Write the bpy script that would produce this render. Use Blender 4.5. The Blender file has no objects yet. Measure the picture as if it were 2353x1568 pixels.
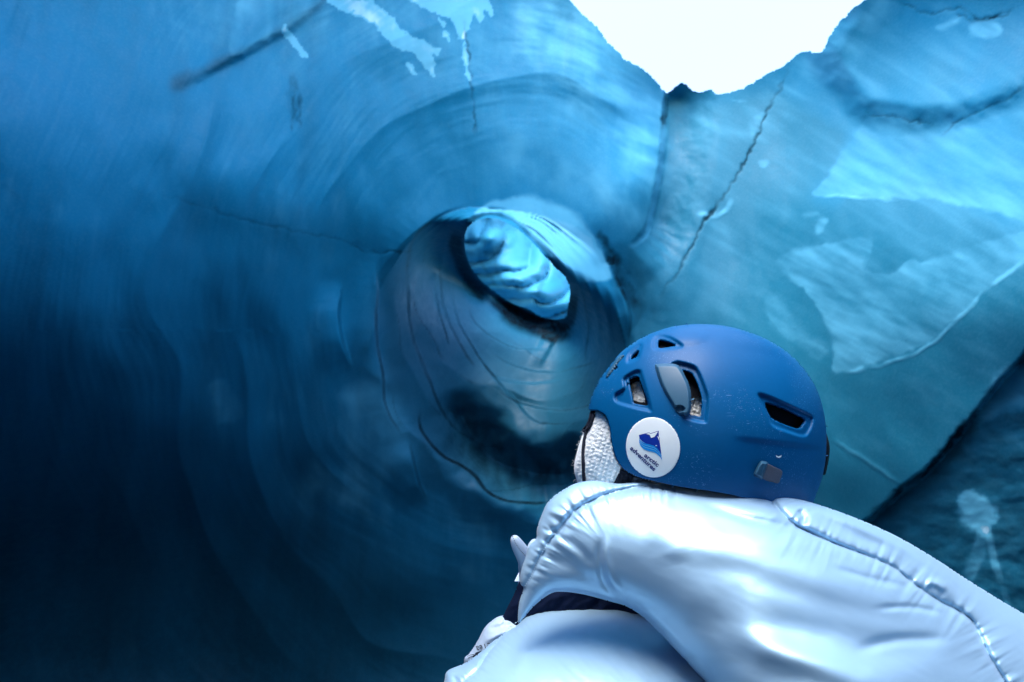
import bpy, math, numpy as np
from mathutils import Vector

QUAL = 3.0            # spacing of the fine ice mesh, in units of 1/1307 radian
# ------------------------------------------------------------------ camera
sc = bpy.context.scene
PITCH = math.radians(20.0)
CAMZ = 1.5
F = 1307.0            # focal length in units of a 2353-wide picture (20 mm on 36 mm)
cam = bpy.data.cameras.new("camera"); cam.lens = 20.0; cam.sensor_width = 36.0
cam.clip_start = 0.02; cam.clip_end = 500
cam.dof.use_dof = True; cam.dof.focus_distance = 0.72; cam.dof.aperture_fstop = 7.0
camo = bpy.data.objects.new("camera", cam); sc.collection.objects.link(camo)
camo.location = (0, 0, CAMZ); camo.rotation_euler = (math.radians(90) + PITCH, 0, 0)
sc.camera = camo
# ------------------------------------------------------------------ sky and sun
SUN_EL, SUN_AZ = math.radians(62), math.radians(198)
w = bpy.data.worlds.new("World"); sc.world = w; w.use_nodes = True
nt = w.node_tree; bg = nt.nodes["Background"]
sky = nt.nodes.new("ShaderNodeTexSky"); sky.sky_type = 'NISHITA'; sky.sun_disc = False
sky.sun_elevation = SUN_EL; sky.sun_rotation = SUN_AZ; sky.altitude = 200; sky.dust_density = 1.8
nt.links.new(sky.outputs[0], bg.inputs[0]); bg.inputs[1].default_value = 0.15
sun = bpy.data.lights.new("sun", 'SUN'); sun.energy = .42; sun.angle = math.radians(35); sun.color = (1.0, .96, .9)
suno = bpy.data.objects.new("sun", sun); sc.collection.objects.link(suno)
sd_ = Vector((math.sin(SUN_AZ) * math.cos(SUN_EL), math.cos(SUN_AZ) * math.cos(SUN_EL), math.sin(SUN_EL)))
suno.rotation_euler = sd_.to_track_quat('Z', 'Y').to_euler()
sc.view_settings.view_transform = 'Standard'; sc.view_settings.look = 'None'
sc.view_settings.gamma = 1; sc.view_settings.use_curve_mapping = False
sc.view_settings.exposure = 2.7
sc.cycles.max_bounces = 10; sc.cycles.diffuse_bounces = 8; sc.cycles.glossy_bounces = 4
sc.cycles.use_denoising = True

# ------------------------------------------------------------------ helpers
cP, sP = math.cos(PITCH), math.sin(PITCH)
def cam2world(X, Y, Z):
    """camera axes (right, up, forward) to world, arrays"""
    return np.stack([X, Z * cP - Y * sP, CAMZ + Y * cP + Z * sP], -1)
def P(x, y, z):
    """picture position and distance along the view axis -> world"""
    x = np.asarray(x, float); y = np.asarray(y, float); z = np.asarray(z, float) + 0 * x
    return cam2world((x - 1176.5) / F * z, (784 - y) / F * z, z)
_rs = np.random.RandomState(7)
_perm = np.concatenate([_rs.permutation(256)] * 3)
_grad = _rs.normal(size=(256, 3)); _grad /= np.linalg.norm(_grad, axis=1)[:, None]
def perlin(p):
    p = np.asarray(p, float); i = np.floor(p).astype(int); f = p - i; i &= 255
    u = f * f * f * (f * (f * 6 - 15) + 10); out = 0
    for dx in (0, 1):
        for dy in (0, 1):
            for dz in (0, 1):
                g = _grad[_perm[_perm[_perm[(i[..., 0] + dx) & 255] + ((i[..., 1] + dy) & 255)] + ((i[..., 2] + dz) & 255)]]
                d = g[..., 0] * (f[..., 0] - dx) + g[..., 1] * (f[..., 1] - dy) + g[..., 2] * (f[..., 2] - dz)
                out = out + d * (u[..., 0] if dx else 1 - u[..., 0]) * (u[..., 1] if dy else 1 - u[..., 1]) * (u[..., 2] if dz else 1 - u[..., 2])
    return out
def fbm(p, oct=4, gain=.5):
    p = np.asarray(p, float); s = 0; a = 1.0
    for k in range(oct):
        s = s + a * perlin(p * 2 ** k + 17.3 * k); a *= gain
    return s
def n2(x, y, sx, sy, seed=0, oct=3):
    return fbm(np.stack([x / sx, y / sy, np.full_like(x, seed * 3.7 + .5)], -1), oct)
def ss(a, b, x):
    t = np.clip((x - a) / (b - a), 0, 1); return t * t * (3 - 2 * t)
def smooth(pts, closed=True, n=6):
    p = np.array(pts, float); N = len(p); out = []
    for i in range(N if closed else N - 1):
        if closed: a, b, c, d = p[i - 1], p[i], p[(i + 1) % N], p[(i + 2) % N]
        else: a, b, c, d = p[max(i - 1, 0)], p[i], p[i + 1], p[min(i + 2, N - 1)]
        for k in range(n):
            t = k / n
            out.append(.5 * ((2 * b) + (c - a) * t + (2 * a - 5 * b + 4 * c - d) * t * t + (3 * b - a - 3 * c + d) * t ** 3))
    if not closed: out.append(p[-1])
    return np.array(out)
def rough(pts, amp, step, closed=True, seed=1):
    """add small irregularities to an outline"""
    p = np.array(pts); rs = np.random.RandomState(seed); out = []
    N = len(p)
    for i in range(N if closed else N - 1):
        a, b = p[i], p[(i + 1) % N]; L = np.hypot(*(b - a)); m = max(1, int(L / step))
        nrm = np.array([-(b - a)[1], (b - a)[0]]) / (L + 1e-9)
        for k in range(m): out.append(a + (b - a) * k / m + nrm * rs.uniform(-amp, amp))
    if not closed: out.append(p[-1])
    return np.array(out)
def linedist(x, y, pts, closed=False):
    """distance to a polyline, arclength of the nearest point, signed side, nearest point"""
    p = np.array(pts, float); N = len(p)
    best = np.full(x.shape, 1e18); S = np.zeros(x.shape); side = np.zeros(x.shape)
    qx = np.zeros(x.shape); qy = np.zeros(x.shape); acc = 0
    for i in range(N if closed else N - 1):
        a = p[i]; b = p[(i + 1) % N]; d = b - a; L2 = d @ d
        if L2 < 1e-14: continue
        t = np.clip(((x - a[0]) * d[0] + (y - a[1]) * d[1]) / L2, 0, 1)
        nx, ny = a[0] + t * d[0], a[1] + t * d[1]
        dd = (x - nx) ** 2 + (y - ny) ** 2; m = dd < best
        best = np.where(m, dd, best); S = np.where(m, acc + t * math.sqrt(L2), S)
        side = np.where(m, np.sign(d[0] * (y - a[1]) - d[1] * (x - a[0])), side)
        qx = np.where(m, nx, qx); qy = np.where(m, ny, qy); acc += math.sqrt(L2)
    return np.sqrt(best), S, side, qx, qy, acc
def inpoly(x, y, pts):
    p = np.array(pts, float); ins = np.zeros(x.shape, bool); j = len(p) - 1
    for i in range(len(p)):
        c = ((p[i, 1] > y) != (p[j, 1] > y))
        with np.errstate(divide='ignore', invalid='ignore'):
            xx = (p[j, 0] - p[i, 0]) * (y - p[i, 1]) / (p[j, 1] - p[i, 1] + 1e-30) + p[i, 0]
        ins ^= c & (x < xx); j = i
    return ins
def sdpoly(x, y, pts):
    """signed distance, negative inside, and nearest boundary point"""
    d, S, _, qx, qy, _ = linedist(x, y, pts, True)
    return np.where(inpoly(x, y, pts), -d, d), qx, qy
def near(x, y, pts, pad):
    p = np.array(pts); return (x > p[:, 0].min() - pad) & (x < p[:, 0].max() + pad) & (y > p[:, 1].min() - pad) & (y < p[:, 1].max() + pad)
def polymask(x, y, pts, soft=6, warp=6, wsc=40, seed=3, sm=True):
    """1 inside, soft irregular edge"""
    out = np.zeros(x.shape); q = smooth(pts, n=3) if sm else np.array(pts, float)
    m = near(x, y, q, soft + warp + 5)
    if not m.any(): return out
    xs, ys = x[m], y[m]
    s, _, _ = sdpoly(xs, ys, q)
    s = s + warp * 2 * n2(xs, ys, wsc, wsc, seed, 3)
    soft = soft * (1 + 4 * np.clip(n2(xs, ys, 90, 90, seed + 33, 2) + .1, 0, 1)) if soft < 10 and sm else soft
    out[m] = 1 - ss(-soft, soft, s); return out
def linemask(x, y, pts, width, soft=None, warp=3, wsc=30, seed=5, taper=True, brk=.6):
    out = np.zeros(x.shape); q = smooth(pts, False, 4); soft = soft or width
    m = near(x, y, q, width * 3 + soft + warp * 2 + 5)
    if not m.any(): return out
    xs, ys = x[m], y[m]
    xs2 = xs + warp * 2 * n2(xs, ys, wsc, wsc, seed); ys2 = ys + warp * 2 * n2(xs, ys, wsc, wsc, seed + 9)
    d, S, _, _, _, L = linedist(xs2, ys2, q)
    wv = width * (1 + .9 * n2(S, S * 0, wsc * 1.3, 1, seed + 4))
    v = 1 - ss(0, 1, (d - wv * .5) / soft)
    if brk: v = v * np.clip(.75 + brk * 1.9 * n2(xs, ys, wsc * 2.2, wsc * 2.2, seed + 21, 3), 0, 1.2)
    if taper: v = v * ss(0, L * .16, S) * ss(0, L * .16, L - S)
    out[m] = v; return out
def linestep(x, y, pts, soft, reach, seed=5, warp=0, wsc=30, tp=.4):
    """side of a polyline: smooth 0..1 step across it, fading out away from it"""
    out = np.zeros(x.shape); q = smooth(pts, False, 4); m = near(x, y, q, reach)
    if not m.any(): return out
    xs, ys = x[m], y[m]
    xs2 = xs + warp * 2 * n2(xs, ys, wsc, wsc, seed); ys2 = ys + warp * 2 * n2(xs, ys, wsc, wsc, seed + 9)
    d, S, sd, _, _, L = linedist(xs2, ys2, q)
    d = d * sd
    v = ss(-soft, soft, d) * (1 - ss(0, reach, d)) * ss(0, L * tp, S) * ss(0, L * tp, L - S)
    out[m] = v; return out
def rbf(cp, val):
    cp = np.array(cp, float); val = np.array(val, float); n = len(cp)
    def k(d): return d ** 2 * np.log(d + 1e-9)
    A = np.zeros((n + 4, n + 4)); D = np.linalg.norm(cp[:, None] - cp[None], axis=2)
    A[:n, :n] = k(D) + np.eye(n) * 1e-3; A[:n, n] = 1; A[:n, n + 1:] = cp; A[n:, :n] = A[:n, n:].T
    wgt = np.linalg.solve(A, np.concatenate([val, np.zeros(4)]))
    def f(p):
        out = wgt[n] + p @ wgt[n + 1:]
        for i in range(n): out = out + wgt[i] * k(np.linalg.norm(p - cp[i], axis=-1))
        return out
    return f
C = sc.collection
def link(name, me, parent=None, mat=None):
    o = bpy.data.objects.new(name, me); C.objects.link(o)
    if parent: o.parent = parent
    if mat: me.materials.append(mat)
    return o
def mesh(name, V, Fc, parent=None, mat=None, attrs=None, smooth_=True):
    V = np.asarray(V, float).reshape(-1, 3)
    me = bpy.data.meshes.new(name)
    if isinstance(Fc, np.ndarray):
        n = len(Fc); k = Fc.shape[1]
        me.vertices.add(len(V)); me.vertices.foreach_set("co", V.ravel())
        me.loops.add(n * k); me.loops.foreach_set("vertex_index", Fc.astype(np.int32).ravel())
        me.polygons.add(n); me.polygons.foreach_set("loop_start", np.arange(0, n * k, k, dtype=np.int32))
        me.polygons.foreach_set("loop_total", np.full(n, k, np.int32))
    else:
        me.from_pydata([tuple(v) for v in V], [], [tuple(int(i) for i in f) for f in Fc])
    me.update(calc_edges=True); me.validate()
    for an, av in (attrs or {}).items():
        a = me.color_attributes.new(an, 'FLOAT_COLOR', 'POINT'); a.data.foreach_set("color", np.ascontiguousarray(av, np.float32).ravel())
    me.polygons.foreach_set("use_smooth", np.full(len(me.polygons), smooth_)); me.update()
    return link(name, me, parent, mat)
def compact(V, Fc, attrs=None):
    used = np.unique(Fc); mp = np.full(len(V), -1); mp[used] = np.arange(len(used))
    return V[used], mp[Fc], ({k: v[used] for k, v in attrs.items()} if attrs else None)
def tag(o, label=None, cat=None, group=None, kind=None):
    if label: o["label"] = label
    if cat: o["category"] = cat
    if group: o["group"] = group
    if kind: o["kind"] = kind
    return o
def tube(pts, rad, n=8, cap=True):
    pts = np.array(pts, float); m = len(pts); rad = np.broadcast_to(rad, (m,)) if np.ndim(rad) < 2 else rad
    V = []; T = np.gradient(pts, axis=0); T /= np.linalg.norm(T, axis=1)[:, None] + 1e-9
    u = np.cross(T[0], (0.3, .5, .8)); u /= np.linalg.norm(u)
    for i in range(m):
        u = u - T[i] * (u @ T[i]); u /= np.linalg.norm(u); v = np.cross(T[i], u)
        for k in range(n):
            a = 2 * math.pi * k / n; V.append(pts[i] + rad[i] * (math.cos(a) * u + math.sin(a) * v))
    Fc = [(i * n + k, i * n + (k + 1) % n, (i + 1) * n + (k + 1) % n, (i + 1) * n + k) for i in range(m - 1) for k in range(n)]
    if cap:
        V.append(pts[0]); V.append(pts[-1]); a, b = m * n, m * n + 1
        Fc += [(a, (k + 1) % n, k) for k in range(n)] + [(b, (m - 1) * n + k, (m - 1) * n + (k + 1) % n) for k in range(n)]
    return np.array(V), Fc

# ------------------------------------------------------------------ materials
def newmat(name):
    m = bpy.data.materials.new(name); m.use_nodes = True; t = m.node_tree
    return m, t, t.nodes["Principled BSDF"]
def nn(t, typ, **kw):
    n = t.nodes.new(typ)
    for k, v in kw.items(): setattr(n, k, v)
    return n
def mixc(t, fac, a, b, mode='MIX'):
    n = nn(t, "ShaderNodeMix", data_type='RGBA', blend_type=mode)
    for s, v in ((0, fac), (6, a), (7, b)):
        if isinstance(v, bpy.types.NodeSocket): t.links.new(v, n.inputs[s])
        else: n.inputs[s].default_value = v if s == 0 else (*v, 1)
    return n.outputs[2]
def noise(t, scale, detail=4, rough_=.55, vec=None, dist=0):
    n = nn(t, "ShaderNodeTexNoise"); n.inputs["Scale"].default_value = scale; n.inputs["Detail"].default_value = detail
    n.inputs["Roughness"].default_value = rough_; n.inputs["Distortion"].default_value = dist
    if vec: t.links.new(vec, n.inputs["Vector"])
    return n.outputs[0]
def ramp(t, v, a, b, c0=0., c1=1.):
    n = nn(t, "ShaderNodeMapRange"); n.interpolation_type = 'SMOOTHSTEP'; t.links.new(v, n.inputs[0])
    for i, q in enumerate((a, b, c0, c1)): n.inputs[i + 1].default_value = q
    return n.outputs[0]
def mathn(t, op, a, b):
    n = nn(t, "ShaderNodeMath", operation=op)
    for i, v in enumerate((a, b)):
        if isinstance(v, bpy.types.NodeSocket): t.links.new(v, n.inputs[i])
        else: n.inputs[i].default_value = v
    return n.outputs[0]
def bump(t, h, strength, dist, prev=None):
    n = nn(t, "ShaderNodeBump"); n.inputs["Strength"].default_value = strength; n.inputs["Distance"].default_value = dist
    t.links.new(h, n.inputs["Height"])
    if prev: t.links.new(prev, n.inputs["Normal"])
    return n.outputs[0]

ICE_CLEAR = (.005, .192, .338); ICE_TEAL = (.011, .148, .228); ICE_MILKY_LIT = (.110, .42, .57); ICE_DIRT_SHADE = (.004, .009, .014); ICE_DEEP_SHADE = (.012, .074, .118)
def ice_material(name):
    # attribute ice: R milky (bubbly) ice and painted highlights, G dirt, B grey-teal ice, A clear dense ice; G and A also hold painted shade
    m, t, b = newmat(name)
    at = nn(t, "ShaderNodeAttribute", attribute_name="ice"); sep = nn(t, "ShaderNodeSeparateColor"); t.links.new(at.outputs["Color"], sep.inputs[0])
    geo = nn(t, "ShaderNodeTexCoord").outputs["Object"]
    n1 = noise(t, 1.7, 5, .6, geo); n2_ = noise(t, 14, 5, .65, geo, .6); n3 = noise(t, 90, 3, .6, geo)
    base = mixc(t, sep.outputs[2], ICE_CLEAR, ICE_TEAL)
    base = mixc(t, at.outputs["Alpha"], base, ICE_DEEP_SHADE)
    mil = mathn(t, 'ADD', sep.outputs[0], mathn(t, 'MULTIPLY', mathn(t, 'SUBTRACT', n1, .5), .10))
    mil = mathn(t, 'ADD', mil, mathn(t, 'MULTIPLY', mathn(t, 'SUBTRACT', n2_, .5), .14))
    base = mixc(t, ramp(t, mil, 0.0, 1.0), base, ICE_MILKY_LIT)
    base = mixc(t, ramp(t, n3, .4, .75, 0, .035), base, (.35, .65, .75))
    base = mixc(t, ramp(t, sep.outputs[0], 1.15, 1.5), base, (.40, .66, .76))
    base = mixc(t, mathn(t, 'MULTIPLY', ramp(t, n2_, .3, .62, .82, 1.0), sep.outputs[1]), base, ICE_DIRT_SHADE)
    t.links.new(base, b.inputs["Base Color"])
    t.links.new(ramp(t, n2_, .3, .7, .40, .60), b.inputs["Roughness"])
    t.links.new(ramp(t, sep.outputs[1], 0, .8, .36, .06), b.inputs['Specular IOR Level'])
    b.inputs["IOR"].default_value = 1.31
    bp = bump(t, n2_, .10, .02); bp = bump(t, n3, .06, .003, bp)
    t.links.new(bp, b.inputs["Normal"])
    return m
def plain(name, col, rough_=.5, metal=0., bs=0, bd=.001, bstr=.3, var=0., spec=.5):
    m, t, b = newmat(name); b.inputs["Roughness"].default_value = rough_; b.inputs["Metallic"].default_value = metal
    b.inputs["Specular IOR Level"].default_value = spec
    geo = nn(t, "ShaderNodeTexCoord").outputs["Object"]
    nv = noise(t, bs or 60, 4, .6, geo)
    c = mixc(t, ramp(t, nv, .3, .7, 0, var), col, tuple(min(1, q * .6) for q in col))
    t.links.new(c, b.inputs["Base Color"])
    if bs: t.links.new(bump(t, nv, bstr, bd), b.inputs["Normal"])
    return m
ICE = ice_material("glacier_ice")

# ------------------------------------------------------------------ ICE CAVE : one wrapped surface around the place
def s2dir(sx, sy):
    k = (sx ** 2 + sy ** 2) / 4; return np.stack([sx / (1 + k), sy / (1 + k), (1 - k) / (1 + k)], -1)
def px2dir(x, y):
    d = np.stack([(np.asarray(x, float) - 1176.5) / F, (784 - np.asarray(y, float)) / F, np.ones_like(np.asarray(x, float))], -1)
    return d / np.linalg.norm(d, axis=-1)[..., None]
def dir2s(d): return np.stack([2 * d[..., 0] / (1 + d[..., 2]), 2 * d[..., 1] / (1 + d[..., 2])], -1)
def axis(lim, mx, step, g=1.045):
    a = list(np.arange(0, lim, step)); st = step; v = a[-1]
    while v < mx: st *= g; v += st; a.append(v)
    a = np.array(a); return np.concatenate([-a[:0:-1], a])
# radial distances of the ice: (picture x, y, metres)
RC = [(-200, -100, 3.55), (300, -60, 3.85), (800, -60, 4.4), (1200, -40, 4.7), (-100, 200, 3.2), (450, 200, 3.55), (900, 200, 4.05), (1450, 150, 4.6),
      (-100, 450, 3.08), (500, 450, 3.42), (1000, 400, 4.0), (1450, 420, 4.1), (-100, 720, 3.32), (450, 720, 3.75), (820, 700, 4.15),
      (-100, 1000, 4.1), (450, 1000, 4.5), (850, 1050, 4.7), (-100, 1300, 5.6), (450, 1300, 6.0), (950, 1350, 5.4), (0, 1600, 6.6), (500, 1600, 6.6), (1050, 1600, 6.0),
      (1530, 230, 4.9), (1700, 230, 5.0), (1900, 130, 4.8), (2200, 0, 4.5), (2500, 0, 4.2), (1700, 600, 4.3), (2000, 550, 3.7), (2450, 500, 3.0),
      (1600, 1000, 4.2), (2000, 950, 3.35), (2450, 850, 2.75), (2450, 1300, 2.9), (2000, 1300, 3.5), (1500, 1500, 5.2)]
cp = [px2dir(a, b) for a, b, _ in RC]; cv = [c for _, _, c in RC]
def azel(az, el):   # azimuth to the right of straight ahead, elevation above the horizon -> camera axes
    az, el = math.radians(az), math.radians(el); X = math.sin(az) * math.cos(el); Yw = math.cos(az) * math.cos(el); Zw = math.sin(el)
    return np.array([X, -Yw * sP + Zw * cP, Yw * cP + Zw * sP])
for az, el, r in [(-75, 50, 3.3), (-75, 30, 2.9), (-75, 5, 4.0), (-75, -25, 3.2), (-120, 10, 3.0), (-120, 50, 3.0), (180, 10, 3.2), (180, 45, 3.4), (120, 10, 2.6), (120, 45, 3.0),
                  (70, 45, 3.4), (75, 0, 2.6), (70, -30, 2.6), (0, 89, 4.4), (-60, 70, 4.2), (90, 70, 4.0), (0, -35, 2.7), (-40, -40, 2.4), (40, -40, 2.4), (0, -88, 1.6), (120, -45, 2.), (-120, -45, 2.), (180, -45, 2)]:
    cp.append(azel(az, el)); cv.append(r)
base_r = rbf(cp, np.log(cv))

WIN = smooth([(1068, 545), (1078, 520), (1105, 504), (1140, 503), (1180, 522), (1215, 548), (1245, 582), (1275, 615), (1300, 640), (1310, 668), (1306, 700), (1300, 728), (1275, 735), (1240, 727), (1215, 711), (1180, 699), (1150, 680), (1112, 650), (1085, 618), (1070, 580)], n=4)
RIM_PX = [(1310, 0), (1345, 38), (1372, 62), (1400, 100), (1440, 138), (1480, 160), (1508, 188), (1527, 210), (1537, 213), (1550, 199), (1572, 190), (1592, 208), (1612, 212), (1632, 205), (1650, 216), (1690, 210), (1730, 190), (1770, 167), (1800, 152), (1830, 128), (1850, 118), (1878, 122), (1893, 114), (1903, 88), (1930, 50), (1970, 12), (1990, 0)]
rim = dir2s(px2dir(*np.array(RIM_PX).T))
rim = rough(smooth(rim, False, 3), .0012, .004, False)
out = smooth(np.array([tuple(rim[-1]), (.85, .78), (1.2, 1.15), (1.3, 1.8), (1.0, 2.7), (.1, 3.3), (-.9, 2.9), (-1.1, 2.0), (-.6, 1.2), (-.1, .8), tuple(rim[0])]), False, 6)
OPEN = np.concatenate([rim, out[1:-1]])

def ring_level(x, y):
    """0 on the window's edge, 1 on the outer lip of the tunnel mouth"""
    lv = np.linspace(0, 1.25, 50); res = np.full(x.shape, 2.0); prev = None
    for i, l in enumerate(lv):
        cx = 1190 - 45 * l ; cy = 620 + 190 * l
        a = 152 + 185 * l; b = 88 + 215 * l; th = math.radians(40 + 38 * l)
        u = (x - cx) * math.cos(th) + (y - cy) * math.sin(th); v = -(x - cx) * math.sin(th) + (y - cy) * math.cos(th)
        g = np.sqrt((u / a) ** 2 + (v / b) ** 2) - 1
        if prev is None: res = np.where(g < 0, g, res)
        else:
            m = (g < 0) & (prev >= 0) & (res > 1.9); res = np.where(m, lv[i - 1] + (l - lv[i - 1]) * prev / (prev - g + 1e-9), res)
        prev = g
    return res

def ice_fields(d):
    """radius and ice colour masks for unit directions in camera axes"""
    Z = d[..., 2]; ok = Z > .35
    Zs = np.where(ok, Z, 1)
    x = np.where(ok, 1176.5 + F * d[..., 0] / Zs, -9999.); y = np.where(ok, 784 - F * d[..., 1] / Zs, -9999.)
    R = np.exp(base_r(d)); W = d * R[..., None]
    # broad swells and scallops in the ice
    dn = d * 3.2; R = R * (1 + .045 * fbm(dn * .9 + 3, 2) + .010 * fbm(dn * (2.4, 1.3, 1.6) + 9, 3) + .0016 * fbm(dn * (9, 3, 5) + 2, 3))
    milky_lit = .08 + .26 * fbm(dn * 1.0 + 5, 4) + .10 * fbm(dn * (6, 2.2, 4) + 8, 3); dirt_shade = np.zeros(x.shape); teal = np.full(x.shape, .1); deep = np.zeros(x.shape)
    # ---- tunnel mouth with nested scalloped rings
    m = near(x, y, [(700, 300), (1700, 1300)], 0); xs, ys = x[m], y[m]
    wx = xs + 18 * n2(xs, ys, 220, 220, 1, 2); wy = ys + 18 * n2(xs, ys, 220, 220, 2, 2)
    l = ring_level(wx, wy); lf = 1 - ss(-.2, 1.12, l)
    Rm = R[m]; Rm = Rm + 2.2 * lf ** 1.25 * (-.20 + 1.20 * ss(-10, 170, (ys - 560) - .5 * (xs - 1190)))
    ph = l * 4.2 + 1.1 * n2(xs, ys, 200, 200, 4, 2); st = ph - np.floor(ph)
    fade = (l < 1.12) * ss(-.1, .1, l) * (1 - ss(.9, 1.12, l))
    Rm = Rm + .045 * fade * (np.abs(np.sin(math.pi * ph)) - .6) * np.clip(.6 + 1.4 * n2(xs, ys, 140, 140, 8), .15, 1.3)
    R[m] = Rm
    milky_lit[m] -= .25 * (1 - ss(.2, 1.1, l)) * (l < 1.3); 
    deep[m] += .55 * (1 - ss(.8, 1.3, l)) * ss(600, 820, ys - .5 * (xs - 1190)); dirt_shade[m] += .30 * (1 - ss(.5, 1.1, l)) * ss(660, 860, ys - .5 * (xs - 1190))  # shade inside the tunnel painted into the colour, stronger lower down
    dirt_shade[m] += .30 * fade * ss(.93, .99, st) * ss(.1, .6, .3 + 1.2 * n2(xs, ys, 90, 90, 12))
    # ---- folds: steps in depth along an edge (points ordered, depth grows on the right-hand / lower side)
    for pts, dr, soft, reach in [
        ([(1530, 150), (1527, 260), (1520, 370), (1502, 470), (1484, 530), (1445, 568)], .30, 9, 130),
        ([(2420, 760), (2353, 822), (2270, 910), (2200, 1000), (2130, 1080), (2060, 1135), (1980, 1205), (1900, 1260), (1800, 1300)], -.0, 6, 400)]:
        R += dr * linestep(x, y, pts[::-1], soft, reach, warp=1.5, tp=.2)
    return R, x, y, milky_lit, dirt_shade, teal, deep

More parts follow.
